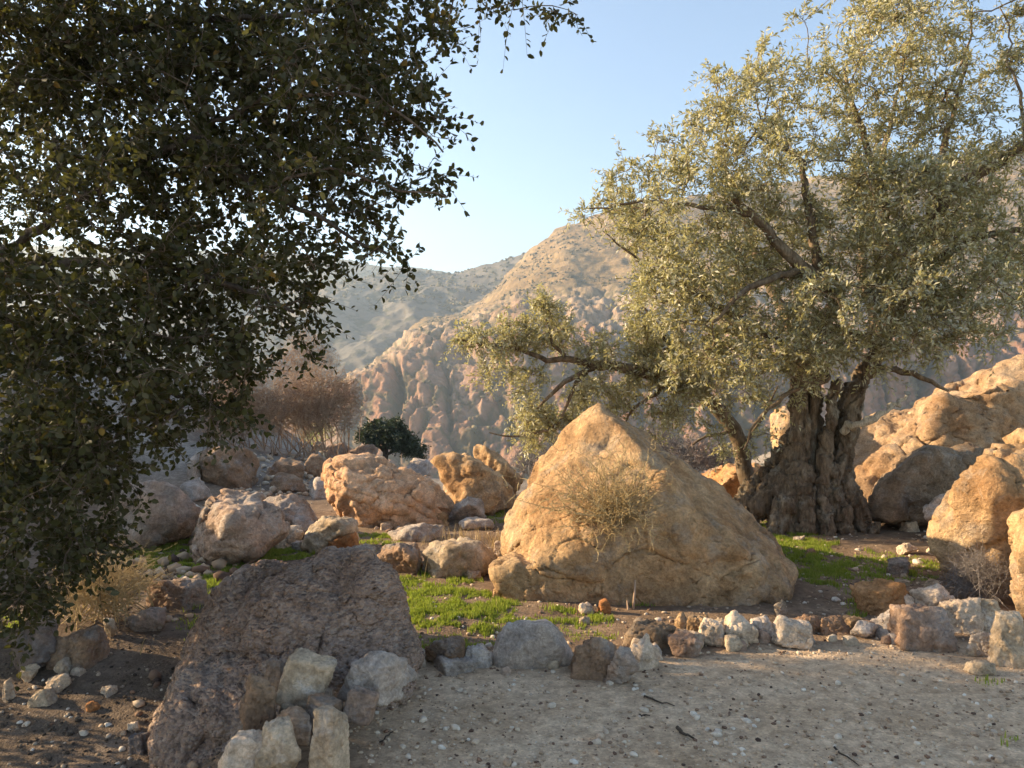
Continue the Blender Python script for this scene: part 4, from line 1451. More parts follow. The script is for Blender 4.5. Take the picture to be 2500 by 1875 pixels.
# unseen crown left of and above the frame, lobes added to shade the path
off = []
for c, rr, n in (((-4.4, 4.6, 2.6), (1.1, 1.0, 1.6), 90), ((-4.7, 5.3, 2.9), (1.0, .8, .8), 220), ((-4.2, 4.9, 1.5), (.6, .5, .6), 80), ((-3.9, 5.1, 2.1), (.7, .45, .6), 240), ((-5.6, 4.4, 3.0), (1.0, 1.3, 1.2), 90), ((-3.0, 4.4, 4.6), (1.9, 1.0, .9), 80), ((-4.4, 6.1, 3.3), (1.0, .9, .8), 160), ((-6.2, 5.6, 3.6), (1.2, 1.6, 1.2), 90), ((-4.6, 5.2, 4.0), (1.2, 1.3, 1.0), 60), ((-1.2, 4.2, 4.5), (1.0, .7, .7), 30), ((-4.6, 4.3, .9), (.9, .9, .7), 90), ((-3.8, 4.0, 1.1), (.8, .8, .75), 210), ((-4.3, 5.35, 2.3), (.6, .4, .5), 210), ((-4.7, 5.75, 2.7), (.6, .5, .5), 90), ((-4.9, 3.6, 2.0), (.9, .8, 1.0), 90)):
    off.append(np.array(c) + unit(RNG.normal(size=(n, 3))) * RNG.random((n, 1)) ** .4 * np.array(rr))
tips = oak.twigs(np.concatenate([oak_t] + off), .05, .5, .12)
print('oak tips', len(tips))
sp = spray(oak, tips, 7, .10, .24, 8, .7, .12)
build_tree('oak_tree', 'dark evergreen oak with small leathery leaves filling the left side of the picture', oak, tips, sp, dict(l0=.024, l1=.047, w0=.5, w1=.68), ('oakbark', 'oaktwig', 'oakleaf'), .0022, .46, near_leaves=300, rmax=.1)

# ------------------------------------------------------------------ the old olive at right
STR = [
    [(1930, 1330, 8.72, 0.170), (1938, 1230, 8.76, 0.160), (1950, 1130, 8.82, 0.108), (1955, 1040, 8.88, 0.096), (1950, 960, 8.9, 0.088), (1965, 880, 8.9, 0.080), (1995, 800, 8.85, 0.068), (2030, 750, 8.7, 0.060)],
    [(1975, 1330, 8.9, 0.200), (1972, 1230, 8.95, 0.190), (1978, 1130, 8.97, 0.120), (1982, 1040, 9, 0.096), (1980, 960, 9, 0.080), (1990, 880, 9, 0.064)],
    [(2050, 1335, 8.75, 0.170), (2046, 1230, 8.8, 0.150), (2055, 1120, 8.85, 0.100), (2072, 1020, 8.9, 0.092), (2090, 945, 8.95, 0.084), (2122, 895, 9, 0.076), (2150, 840, 9.05, 0.072)],
    [(2012, 1335, 8.92, 0.170), (2018, 1230, 8.95, 0.150), (2030, 1120, 8.98, 0.096), (2048, 1020, 9, 0.080), (2075, 940, 9.02, 0.064)],
    [(2000, 1340, 8.56, 0.100), (2006, 1250, 8.62, 0.085), (2008, 1160, 8.7, 0.069), (2016, 1080, 8.76, 0.052), (2030, 1000, 8.82, 0.044), (2040, 930, 8.86, 0.036)],
    [(1790, 1282, 8.75, 0.060), (1835, 1250, 8.78, 0.120), (1885, 1205, 8.8, 0.150), (1930, 1150, 8.85, 0.120), (1948, 1080, 8.88, 0.080)],
    [(1800, 1268, 9.2, 0.100), (1850, 1205, 9.12, 0.170), (1910, 1140, 9.05, 0.128), (1950, 1060, 9, 0.096)],
    [(2132, 1322, 8.6, 0.050), (2105, 1278, 8.66, 0.090), (2072, 1215, 8.72, 0.100), (2055, 1130, 8.78, 0.072)],
    [(1872, 1318, 8.55, 0.060), (1900, 1270, 8.6, 0.110), (1930, 1210, 8.68, 0.120), (1945, 1140, 8.76, 0.080)],
    [(1962, 1345, 8.48, 0.050), (1966, 1290, 8.54, 0.090), (1966, 1220, 8.62, 0.085), (1964, 1140, 8.72, 0.060)],
    [(2085, 1335, 8.5, 0.040), (2062, 1285, 8.56, 0.070), (2040, 1215, 8.64, 0.080), (2035, 1140, 8.72, 0.056)],
    [(2020, 1345, 8.42, 0.040), (2018, 1290, 8.5, 0.070), (2010, 1220, 8.6, 0.070)],
]


def remeshed(v, f, vox):
    tmp = bpy.data.objects.new('tmp', np_mesh('tmp', v, f))
    COL.objects.link(tmp)
    md = tmp.modifiers.new('r', 'REMESH')
    md.mode = 'VOXEL'
    md.voxel_size = vox
    dg = bpy.context.evaluated_depsgraph_get()
    me = bpy.data.meshes.new_from_object(tmp.evaluated_get(dg))
    bpy.data.objects.remove(tmp)
    vv = np.zeros(len(me.vertices) * 3)
    me.vertices.foreach_get('co', vv)
    vv = vv.reshape(-1, 3)
    me.calc_loop_triangles()
    ff = np.zeros(len(me.loop_triangles) * 3, np.int32)
    me.loop_triangles.foreach_get('vertices', ff)
    bpy.data.meshes.remove(me)
    return vv, ff.reshape(-1, 3)


def closed_tubes(paths, sides):
    V, F, o = [], [], 0
    for pts, rad in paths:
        pts = np.asarray(pts)
        e0 = pts[0] - (pts[1] - pts[0]) * .02
        e1 = pts[-1] + (pts[-1] - pts[-2]) * .02
        v, f = tubes([(np.concatenate([[e0], pts, [e1]]), np.concatenate([[1e-4], rad, [1e-4]]))], sides)
        V.append(v)
        F.append(f + o)
        o += len(v)
    return np.concatenate(V), np.concatenate(F)


def olive_trunk(root, base):
    paths = []
    for s in STR:
        s = np.array(s)
        t = np.linspace(0, 1, 22)
        k = np.linspace(0, 1, len(s))
        q = np.stack([np.interp(t, k, s[:, i]) for i in range(4)], 1)
        pts = np.array([W(a, b, c) for a, b, c, _ in q])
        pts[1:-1] += RNG.normal(size=(20, 3)) * .018
        paths.append((pts, q[:, 3] * (1 + .10 * RNG.normal(size=22))))
    v, f = closed_tubes(paths, 12)
    v, f = remeshed(v, f, .016)
    for amp, sc in ((.040, (6, 6, 1.6)), (.030, (14, 14, 4.5)), (.014, (32, 32, 12))):
        n = vnormals(v, f)
        v = v + n * (amp * (ridged(v * np.array(sc), 3) - .25))[:, None]
    n = vnormals(v, f)
    f1, f2, _ = worley(v * np.array([5, 5, 2.5]))
    v = v - n * (.035 * sstep(.10, .0, f2 - f1))[:, None]
    trunk = link('trunk', np_mesh('trunk', v - base, f), M['olivebark'], root)
    # bleached broken limb jutting from the right stem
    pts = wpts([(2060, 1048, 8.75), (2080, 1040, 8.6), (2120, 1028, 8.5), (2160, 1004, 8.45), (2190, 982, 8.45), (2218, 965, 8.45)])
    rad = np.array([.045, .042, .036, .030, .026, .014])
    t = np.linspace(0, 1, 16)
    k = np.linspace(0, 1, 6)
    pts = np.stack([np.interp(t, k, pts[:, i]) for i in range(3)], 1) + RNG.normal(size=(16, 3)) * .016
    v, f = closed_tubes([(pts, np.interp(t, k, rad) * (1 + .22 * RNG.normal(size=16)))], 10)
    o = link('dead_limb', np_mesh('dead_limb', v - base, f), M['deadwood'], root)
    o['label'] = 'bleached broken dead limb'
    return trunk


olive = Tree(.10)
olive.limb(wpts([(1985, 1300, 8.8), (1985, 1150, 8.85), (1985, 1000, 8.9), (1985, 880, 8.9)]), [.05] * 4, True)
for pts, rad in [
    ([(1995, 800, 8.85), (2057, 735, 8.4), (1989, 678, 8.2), (1932, 633, 8.1), (1887, 576, 8.05), (1842, 525, 8.0), (1780, 480, 8.0)], [.10, .085, .075, .062, .05, .042, .025]),
    ([(1955, 660, 8.15), (1865, 684, 7.9), (1785, 735, 7.8), (1740, 791, 7.8)], [.04, .033, .025, .015]),
    ([(2000, 690, 8.3), (1984, 548, 8.2), (1975, 485, 8.2), (1959, 447, 8.2), (1967, 384, 8.2), (1891, 359, 8.2), (1840, 330, 8.2)], [.055, .045, .04, .035, .03, .022, .012]),
    ([(2150, 840, 9.05), (2180, 700, 8.9), (2161, 489, 8.6), (2140, 422, 8.6), (2123, 380, 8.5), (2098, 295, 8.5), (2077, 240, 8.5), (2060, 160, 8.5)], [.09, .07, .05, .042, .036, .03, .022, .012]),
    ([(2150, 840, 9.05), (2230, 680, 8.7), (2271, 527, 8.3), (2317, 477, 8.2), (2380, 426, 8.1), (2423, 409, 8.0), (2500, 350, 7.9), (2620, 280, 7.9)], [.10, .09, .08, .072, .06, .052, .05, .04]),
    ([(2271, 527, 8.3), (2290, 400, 8.3), (2330, 260, 8.3), (2360, 150, 8.3)], [.05, .038, .025, .012]),
    ([(2230, 680, 8.7), (2360, 582, 8.3), (2430, 570, 8.2), (2500, 561, 8.2), (2600, 540, 8.2)], [.05, .042, .035, .03, .02]),
    ([(2500, 350, 7.9), (2490, 200, 7.9), (2450, 160, 7.9), (2470, 60, 7.9), (2440, 20, 7.9)], [.018, .014, .011, .008, .005]),
    ([(1995, 870, 8.6), (2033, 933, 8.2), (1924, 955, 8.1), (1859, 1013, 8.1), (1837, 1031, 8.1), (1815, 1100, 8.1)], [.03, .028, .024, .018, .015, .008]),
    ([(2122, 895, 9.0), (2221, 908, 8.6), (2261, 922, 8.5), (2315, 955, 8.5)], [.04, .034, .028, .015]),
    ([(1968, 880, 8.9), (1850, 800, 8.6), (1700, 720, 8.4), (1560, 640, 8.3), (1470, 560, 8.3)], [.06, .045, .03, .016, .006]),
    ([(1842, 525, 8.0), (1700, 500, 8.1), (1560, 490, 8.2), (1440, 510, 8.3)], [.03, .022, .015, .008]),
    ([(1968, 880, 8.9), (1880, 700, 9.6), (1800, 500, 9.9), (1750, 350, 10.0)], [.07, .055, .04, .02]),
    ([(2150, 840, 9.05), (2100, 650, 9.8), (2150, 400, 10.2), (2200, 200, 10.3)], [.07, .055, .04, .02]),
]:
    olive.limb(wpts(pts), rad)
ol_b = [(1255, 455, 28, 0, .7), (1310, 440, 50, 0, .8), (1380, 430, 75), (1450, 380, 70), (1530, 290, 75), (1520, 210, 38, 0, .8), (1585, 190, 60), (1640, 150, 50, 0, .8), (1640, 270, 90, 0, .8), (1720, 200, 70, 0, .6), (1770, 60, 55, 0, .7), (1800, 140, 75, 0, .7), (1870, 60, 85, 0, .8),
        (1960, 40, 85, 0, .7), (1950, 150, 100, 0, .75), (2050, 60, 60, 0, .5), (2080, 140, 90, 0, .75), (2185, 60, 55, 0, .9), (2195, 150, 65, 0, .9), (1850, 250, 90, 0, .6), (2000, 280, 110, 0, .8), (2130, 290, 90, 0, .7),
        (1430, 490, 95), (1540, 420, 100), (1640, 390, 90, 0, .75), (1760, 380, 90, 0, .6), (1880, 370, 100), (2000, 400, 100), (2120, 400, 80, 0, .7), (2190, 420, 60, 0, .7), (2200, 300, 60, 0, .7),
        (1400, 590, 75), (1490, 600, 95), (1600, 550, 110), (1720, 520, 100), (1850, 500, 110), (1980, 520, 110), (2100, 520, 100), (2190, 560, 60),
        (1440, 690, 60), (1530, 710, 85), (1640, 680, 95), (1760, 660, 100), (1880, 640, 110), (2000, 640, 100), (2110, 640, 80), (2180, 640, 50, 0, .8),
        (1480, 780, 50), (1560, 800, 70), (1660, 790, 80), (1770, 750, 75), (1880, 730, 75), (1980, 740, 70), (2060, 730, 55), (1620, 860, 45, 0, .7), (1740, 815, 45, 0, .6), (1830, 790, 40, 0, .6), (2130, 720, 40, 0, .6)]
ol_t = blob_points(kb(ol_b, 8.3, .9, 1.0, .4), 19, .9)
extra = np.concatenate([W(2700, 300, 8.4) + unit(RNG.normal(size=(70, 3))) * RNG.random((70, 1)) ** .4 * np.array([.8, 1.0, 1.6]),
                        W(2280, -110, 8.6) + unit(RNG.normal(size=(50, 3))) * RNG.random((50, 1)) ** .4 * np.array([1.0, 1.2, .5])])
tips = olive.twigs(np.concatenate([ol_t, extra]), .02, .6, .10)
print('olive tips', len(tips))
sp = spray(olive, tips, 8, .14, .34, 16, .6, .2, .15)
build_tree('olive_tree', 'big gnarled old olive with a flared trunk and silvery sunlit crown', olive, tips, sp, dict(l0=.042, l1=.072, w0=.26, w1=.36, slim=1), ('olivebark', 'twigbark', 'olive'), .0032, .46, extra_trunk=olive_trunk, rmax=.09)

ol2 = Tree(.09)
g0 = W(1832, 1190, 9.7)
ol2.limb([g0 - np.array([0, 0, .25]), W(1829, 1181, 9.7), W(1818, 1138, 9.7), W(1811, 1095, 9.7), W(1793, 1051, 9.65), W(1768, 1015, 9.6), W(1743, 979, 9.55), W(1690, 955, 9.5), W(1635, 939, 9.4), W(1586, 914, 9.3)], [.11, .10, .095, .09, .085, .085, .08, .075, .072, .07], True)
for pts, rad in [
    ([(1586, 914, 9.3), (1541, 902, 9.2), (1505, 892, 9.15), (1448, 898, 9.1), (1415, 878, 9.1), (1382, 874, 9.1), (1342, 884, 9.1), (1293, 862, 9.1), (1260, 849, 9.1), (1195, 845, 9.1), (1130, 830, 9.1)], [.07, .065, .058, .05, .042, .038, .032, .026, .022, .016, .008]),
    ([(1378, 866, 9.1), (1342, 837, 9.1), (1338, 805, 9.1), (1330, 760, 9.1)], [.025, .02, .015, .008]),
    ([(1448, 900, 9.1), (1399, 918, 9.0), (1362, 947, 9.0), (1334, 965, 9.0), (1325, 988, 9.0), (1301, 1008, 9.0)], [.035, .03, .025, .02, .015, .008]),
    ([(1431, 910, 9.1), (1395, 947, 9.0), (1391, 975, 9.0), (1374, 1008, 9.0), (1366, 1036, 9.0), (1317, 1057, 9.0), (1244, 1069, 9.0), (1195, 1057, 9.0)], [.026, .022, .02, .018, .017, .013, .01, .006]),
    ([(1620, 935, 9.4), (1602, 971, 9.2), (1570, 975, 9.1), (1537, 1008, 9.1), (1525, 1032, 9.1)], [.03, .025, .02, .015, .01]),
    ([(1635, 939, 9.4), (1640, 850, 9.4), (1600, 780, 9.4), (1560, 740, 9.4)], [.05, .035, .02, .01]),
    ([(1793, 1051, 9.65), (1760, 1062, 9.6), (1725, 1060, 9.5), (1690, 1085, 9.5)], [.03, .022, .016, .008]),
    ([(1811, 1095, 9.7), (1850, 1040, 9.7), (1880, 985, 9.7), (1900, 940, 9.7)], [.025, .02, .014, .008]),
]:
    ol2.limb(wpts(pts), rad)
b2 = [(1175, 813, 38), (1244, 808, 42), (1325, 752, 42), (1354, 800, 40), (1300, 830, 35), (1122, 833, 22, .7), (1210, 850, 28), (1468, 853, 38), (1420, 850, 25, .6),
      (1183, 927, 25, .7), (1240, 900, 28, .6), (1293, 931, 34), (1305, 1004, 48), (1277, 1077, 30), (1340, 1040, 32), (1407, 996, 45), (1420, 940, 35, .7), (1460, 950, 35), (1529, 955, 40), (1500, 1010, 30, .6), (1631, 996, 42), (1590, 1050, 28, .5), (1692, 940, 55), (1651, 894, 50), (1600, 850, 45), (1560, 880, 35), (1720, 1060, 28, .35), (1790, 1120, 26, .3), (1840, 1060, 24, .35), (1560, 800, 40)]
t2 = blob_points([(a[0], a[1], a[2], 9.15, .45, (a[3] if len(a) > 3 else 1.0)) for a in b2], 60, .45)
tips = ol2.twigs(t2, .0, .7, .08)
print('olive2 tips', len(tips))
sp = spray(ol2, tips, 8, .13, .28, 14, .7, .3)
build_tree('olive_tree', 'smaller leaning olive whose dark crooked limb reaches out left above the great boulder', ol2, tips, sp, dict(l0=.042, l1=.07, w0=.26, w1=.36, slim=1), ('olivebark', 'twigbark', 'olive'), .003, .46, rmax=.08)

# ------------------------------------------------------------------ the little round tree beyond the rim
rt = Tree(.12)
dr = 24.0
z0 = W(945, 1140, dr)
rt.limb([np.array([z0[0], dr, gz(z0[0], dr) - .1]), W(940, 1106, dr), W(945, 1081, dr), W(960, 1061, dr)], [.09, .08, .06, .05], True)
rt.limb(wpts([(945, 1110, dr), (925, 1090, dr), (910, 1075, dr)]), [.05, .04, .03])
rt.limb(wpts([(945, 1110, dr), (980, 1090, dr), (1000, 1080, dr)]), [.04, .03, .02])
tt = blob_points([(902, 1064, 24, dr, .5), (928, 1050, 24, dr, .6), (955, 1052, 26, dr, .6), (978, 1066, 26, dr, .6), (998, 1088, 20, dr, .5), (1020, 1104, 16, dr, .4), (945, 1070, 24, dr, .5), (886, 1062, 11, dr, .3), (968, 1038, 10, dr, .3), (912, 1078, 16, dr, .4), (968, 1086, 16, dr, .4)], 105, .4)
tips = rt.twigs(tt, 0, .5, .1)
sp = spray(rt, tips, 9, .10, .24, 9, .9, 0)
build_tree('round_tree', 'small round-crowned dark green tree growing on the rim behind the orange boulder', rt, tips, sp, dict(l0=.05, l1=.09, w0=.45, w1=.6), ('oakbark', 'oakbark', 'darkleaf'), .004, .45)


# ------------------------------------------------------------------ bare shrubs, dry tufts
def shrub(name, label, cx, cy, rx, ry, d, n, mat, root_spread=.35, rad=.004, depth=None, up=.5, wig=.12, lean=(0, 0, 0), cat='shrub', k=5, fork=2, base=None, inner=.75):
    """a bare bush: stems from a narrow base curving out to a ragged dome, forking on the way"""
    c = W(cx, cy, d)
    rx_, ry_ = rx / FPX * d, ry / FPX * d
    rd = depth or rx_ * .8
    b = base if base is not None else np.array([c[0], c[1], min(c[2] - ry_ * .9, gz(c[0], c[1]))])
    o = b + RNG.normal(size=(n, 3)) * np.array([rx_, rd, .05 * ry_]) * root_spread
    u = unit(RNG.normal(size=(n, 3)) + np.array([0, 0, up]))
    e = c + u * (RNG.random((n, 1)) ** .35) * np.array([rx_, rd, ry_]) + np.array(lean)
    s0 = RNG.random((n, 1, 1)) * inner
    s = s0 + (1 - s0) * np.linspace(0, 1, k)[None, :, None]
    L = np.linalg.norm(e - o, axis=1)[:, None, None]
    mid = (o + e)[:, None, :] / 2 + np.array([0, 0, .18]) * L
    P = o[:, None, :] * (1 - s) ** 2 + mid * 2 * s * (1 - s) + e[:, None, :] * s * s
    P = P + np.cumsum(RNG.normal(size=P.shape), 1) * L * (1 - s0) * wig / k * np.minimum(1, np.linspace(0, 1, k)[None, :, None] * 3)
    R = rad * (1 - .75 * np.linspace(0, 1, k))[None, :].repeat(n, 0) * RNG.uniform(.6, 1.3, (n, 1))
    Ps, Rs = [P], [R]
    for q in range(fork):                                     # side twigs
        i = RNG.integers(0, n, n)
        j = RNG.integers(k // 2, k, n)
        st = P[i, j]
        dr_ = unit(unit(P[i, j] - P[i, j - 1]) + RNG.normal(size=(n, 3)) * .7)
        l2 = L[i, :, 0] * RNG.uniform(.12, .32, (n, 1))
        s2 = np.linspace(0, 1, k)[None, :, None]
        Q = st[:, None, :] + dr_[:, None, :] * l2[:, None, :] * s2 + np.cumsum(RNG.normal(size=(n, k, 3)), 1) * l2[:, None, :] * .10
        Ps.append(Q)
        Rs.append(rad * .5 * (1 - .6 * np.linspace(0, 1, k))[None, :].repeat(n, 0))
    v, f = tubes_batch(np.concatenate(Ps), np.concatenate(Rs), 3)
    root = link(name, np_mesh(name, v - b, f), M[mat])
    root.location = b
    tag(root, label, cat)
    return root


def twig_mass(name, label, blobs, n, mat, rad, up=.5, k=5, depth=None):
    """a dense leafless shrub: crooked twigs filling a ragged dome, on stems from the ground"""
    Ps, Rs = [], []
    tot = sum(b[2] * b[3] for b in blobs)
    cs = []
    for cx, cy, rx, ry, d in blobs:
        c = W(cx, cy, d)
        cs.append(c)
        a = np.array([rx / FPX * d, depth or rx / FPX * d * .8, ry / FPX * d])
        m = int(n * rx * ry / tot)
        u = unit(RNG.normal(size=(m, 3)))
        o = c + u * np.minimum(RNG.random((m, 1)) ** .45 * RNG.uniform(.7, 1.15, (m, 1)), 1.15) * a * .92
        dr_ = unit(u * .7 + RNG.normal(size=(m, 3)) * .8 + np.array([0, 0, up * .4]))
        L = a.mean() * RNG.uniform(.12, .42, (m, 1))
        s = np.linspace(0, 1, k)[None, :, None]
        P = o[:, None, :] + dr_[:, None, :] * L[:, None, :] * s + np.cumsum(RNG.normal(size=(m, k, 3)), 1) * L[:, None, :] * .13
        Ps.append(P)
        Rs.append(rad * (1 - .7 * np.linspace(0, 1, k))[None, :].repeat(m, 0) * RNG.uniform(.5, 1.2, (m, 1)))
        ms = max(6, m // 170)                                  # the stems that carry them
        b = np.array([c[0], c[1], min(gz(c[0], c[1]), c[2] - a[2])])
        e = c + unit(RNG.normal(size=(ms, 3)) + np.array([0, 0, .3])) * a * .8
        o = b + RNG.normal(size=(ms, 3)) * a * np.array([.4, .4, .02])
        P = o[:, None, :] * (1 - s) + e[:, None, :] * s + np.cumsum(RNG.normal(size=(ms, k, 3)), 1) * a.mean() * .05 * s
        Ps.append(P)
        Rs.append(rad * 2.2 * (1 - .7 * np.linspace(0, 1, k))[None, :].repeat(ms, 0))
    v, f = tubes_batch(np.concatenate(Ps), np.concatenate(Rs), 3)
    b = cs[0].copy()
    b[2] = gz(b[0], b[1])
    o = link(name, np_mesh(name, v - b, f), M[mat])
    o.location = b
    tag(o, label, 'shrub')
    return o


twig_mass('dry_shrub', 'big bare reddish-brown shrub on the slope left of the canyon view', [(770, 960, 105, 75, 15.5), (720, 1000, 110, 70, 15.2), (840, 970, 60, 55, 15.6), (800, 1020, 90, 50, 15.3)], 5200, 'brownstem', .0062)
twig_mass('dry_shrub', 'bare pinkish shrub overhung by the oak branches', [(590, 960, 90, 70, 14.8), (560, 1020, 90, 60, 14.6), (650, 1010, 70, 60, 14.7)], 4200, 'brownstem', .006)
twig_mass('dry_shrub', 'tall thin bare shrub between the oak leaves and the distant cliffs', [(745, 850, 60, 60, 16.5), (790, 880, 45, 40, 16.4), (700, 900, 60, 60, 16.5)], 1800, 'brownstem', .005)
twig_mass('dry_shrub', 'grey leafless bushes massed on the rim behind the great boulder', [(1600, 1085, 60, 55, 13.5), (1680, 1110, 70, 50, 13.2), (1750, 1120, 50, 40, 13.4)], 3200, 'greystem', .0055)
twig_mass('dry_shrub', 'dark leafless bush in the gap left of the great boulder', [(1290, 1130, 50, 40, 13.2), (1340, 1110, 40, 40, 13.4)], 1100, 'greystem', .0055)
bushc = W(1495, 1290, 6.12)
shrub('dry_shrub', 'straw-coloured dry bush growing out of the great boulder', 1470, 1230, 165, 118, 5.92, 260, 'straw', .10, .0050, .34, .2, .5, (0, -.03, 0), 'shrub', 6, 4, bushc, .15)
shrub('dry_shrub', 'golden dry shrub with wispy stalks beneath the oak at left', 250, 1430, 150, 75, 5.4, 420, 'straw', .35, .0038, .5, .6, .15)
shrub('dry_shrub', 'grey-brown tangled dry bush at the shaded foot of the right-hand boulders', 2390, 1410, 75, 60, 5.9, 600, 'greystem', .5, .0026, .25, .5, .25)


def blades(name, pts, h0, h1, w, mat, lean=.35, seg=3):
    n = len(pts)
    h = RNG.uniform(h0, h1, n) * np.clip(1 + 1.1 * fbm(pts * 6 + 3, 2), .4, 1.9)
    a = RNG.uniform(0, 2 * math.pi, n)
    side = np.stack([np.cos(a), np.sin(a), a * 0], 1)
    b = RNG.uniform(0, 2 * math.pi, n)
    ln = np.stack([np.cos(b), np.sin(b), b * 0], 1) * (lean * RNG.random(n) * h)[:, None]
    wd = w * RNG.uniform(.6, 1.3, n)
    V = np.zeros((n, 5, 3))
    V[:, 0] = pts - side * wd[:, None]
    V[:, 1] = pts + side * wd[:, None]
    m = pts + np.array([0, 0, 1.0]) * (h * .55)[:, None] + ln * .35
    V[:, 2] = m + side * (wd * .75)[:, None]
    V[:, 3] = m - side * (wd * .75)[:, None]
    V[:, 4] = pts + np.array([0, 0, 1.0]) * h[:, None] + ln
    base = (np.arange(n) * 5)[:, None]
    F = np.concatenate([base + np.array([0, 1, 2]), base + np.array([0, 2, 3]), base + np.array([3, 2, 4])], 0)
    o = link(name, np_mesh(name, V.reshape(-1, 3), F, False), mat)
    return o


def grass_mat(name, a, b, c, tr):
    t = NT(name)
    r = t.n('ShaderNodeNewGeometry').outputs['Random Per Island']
    p = t.bsdf(t.ramp(r, [(0, a), (.55, b), (1, c)]), .6, None, .2)
    q = t.n('ShaderNodeBsdfTranslucent')
    q.inputs[0].default_value = (*tr, 1)
    mx = t.n('ShaderNodeMixShader')
    mx.inputs[0].default_value = .35
    t.l(p.outputs[0], mx.inputs[1])
    t.l(q.outputs[0], mx.inputs[2])
    t.l(mx.outputs[0], t.out.inputs[0])
    return t.m


M['grass'] = grass_mat('green_grass', (.13, .19, .022), (.22, .285, .036), (.38, .35, .10), (.33, .40, .045))


def ell_points(ells, dens):
    """points on the ground inside ellipses of the frame, thinned to clumps"""
    out = []
    for cx, cy, rx, ry, k in ells:
        d0 = ground_hit(cx, cy)
        area = math.pi * (rx / FPX * d0) * (ry / FPX * d0) / max(.05, (cy - 937) / FPX)
        n = int(dens * k * area)
        a = RNG.uniform(0, 2 * math.pi, n)
        r = np.sqrt(RNG.random(n))
        px, py = cx + rx * r * np.cos(a), cy + ry * r * np.sin(a)
        d = np.full(n, d0)
        for _ in range(5):
            x = (px - 1250) / FPX * d
            d = (CAM_H - gzv(x, d)) / ((py - 937.5) / FPX)
        p = np.stack([(px - 1250) / FPX * d, d, d * 0], 1)
        p[:, 2] = gzv(p[:, 0], p[:, 1])
        cl = fbm(p * 4.2 + 2, 3) + .55 * fbm(p * 13, 2) + .35 * (1 - r)
        out.append(p[cl > RNG.uniform(.0, .46, n)])
    return np.concatenate(out)


G = ell_points([(1060, 1455, 140, 65, 2.2), (1150, 1500, 160, 55, 2.0), (990, 1420, 50, 22, 1.6), (1250, 1535, 130, 48, 1.6), (1400, 1520, 100, 34, 1.1), (1080, 1550, 130, 48, 1.0), (1450, 1555, 60, 30, .6), (1330, 1495, 60, 16, .9),
                (1940, 1330, 110, 52, 2.0), (2000, 1390, 90, 40, 1.7), (1880, 1290, 50, 16, 1.0), (2120, 1400, 120, 55, 1.0), (2090, 1470, 40, 45, .5), (2105, 1212, 40, 14, 1.0), (2250, 1390, 60, 30, .4),
                (400, 1345, 110, 48, 4), (640, 1345, 80, 30, 4), (700, 1350, 70, 20, 3), (560, 1385, 80, 20, 3), (500, 1425, 70, 45, 2.2), (900, 1335, 60, 14, 2), (470, 1530, 50, 60, .35), (965, 1318, 45, 12, 1.1), (900, 1310, 60, 12, .7), (1210, 1255, 40, 25, .6), (20, 1520, 40, 30, .8),
                (2440, 1810, 70, 16, .35), (2420, 1665, 40, 14, .4), (1690, 1575, 40, 14, .35), (1560, 1475, 60, 8, .8), (760, 1075, 60, 10, .5)], 12000)
go = blades('grass', G, .012, .038, .0036, M['grass'])
go['kind'] = 'stuff'
go['label'] = 'short bright green grass growing between the rocks'
go['category'] = 'grass'
print('grass', len(G))


def tuft(label, ells, dens, h0, h1, w=.0018, lean=.4):
    p = ell_points(ells, dens)
    c = p.mean(0)
    o = blades('dry_grass', p - c, h0, h1, w, M['straw'], lean)
    o.location = c
    o['kind'] = 'stuff'
    tag(o, label, 'dry grass')
    return o


tuft('golden dry grass standing behind the broad brown rock', [(1100, 1325, 90, 16, 1), (1180, 1330, 80, 20, 1.2), (1245, 1345, 50, 24, 1.2)], 850, .06, .2, .0018, .8)
tuft('sparse dry stalks along the left foot of the great boulder', [(1070, 1420, 60, 16, .35), (1260, 1492, 80, 8, .35), (1400, 1495, 60, 8, .3)], 260, .08, .26, .0013)
tuft('dry stalks before the half-buried pink rock', [(420, 1490, 60, 14, .6), (330, 1440, 80, 20, .6)], 500, .06, .2, .0013)
tuft('pale dry grass on the slope below the shrubs', [(330, 1160, 120, 18, .5), (620, 1225, 80, 14, .6)], 160, .08, .2, .003)

# ------------------------------------------------------------------ pebbles and gravel
t = NT('gravel_stone')
ri = t.n('ShaderNodeNewGeometry').outputs['Random Per Island']
cg = t.ramp(ri, [(0, (.06, .04, .033)), (.12, (.18, .11, .075)), (.3, (.35, .245, .16)), (.6, (.44, .33, .23)), (.88, (.52, .41, .30)), (1, (.62, .53, .42))])
t.bsdf(cg, .9, t.bump(t.noise(t.pos(), 60, 6, .6), .5, .01), .15)
M['gravel'] = t.m
t = NT('dark_rubble_stone')
ri = t.n('ShaderNodeNewGeometry').outputs['Random Per Island']
t.bsdf(t.ramp(ri, [(0, (.03, .023, .018)), (.5, (.10, .075, .055)), (.85, (.19, .145, .105)), (1, (.36, .29, .22))]), .9, None, .1)
M['darkgravel'] = t.m
t = NT('pebble_stone')
oi = t.n('ShaderNodeObjectInfo').outputs['Random']
cg = t.ramp(oi, [(0, (.24, .13, .08)), (.15, (.42, .30, .20)), (.5, (.54, .43, .325)), (.85, (.62, .53, .43)), (1, (.68, .61, .52))])
pn = t.noise(t.pos(), 40, 7, .65)
lum = t.rng(pn, .3, .7, .75, 1.15)
cc = t.n('ShaderNodeCombineColor')
for k in range(3):
    t.l(lum, cc.inputs[k])
t.bsdf(t.mix(1, cg, cc.outputs[0], 'MULTIPLY'), .9, t.bump(pn, .6, .01), .15)
M['pebble'] = t.m


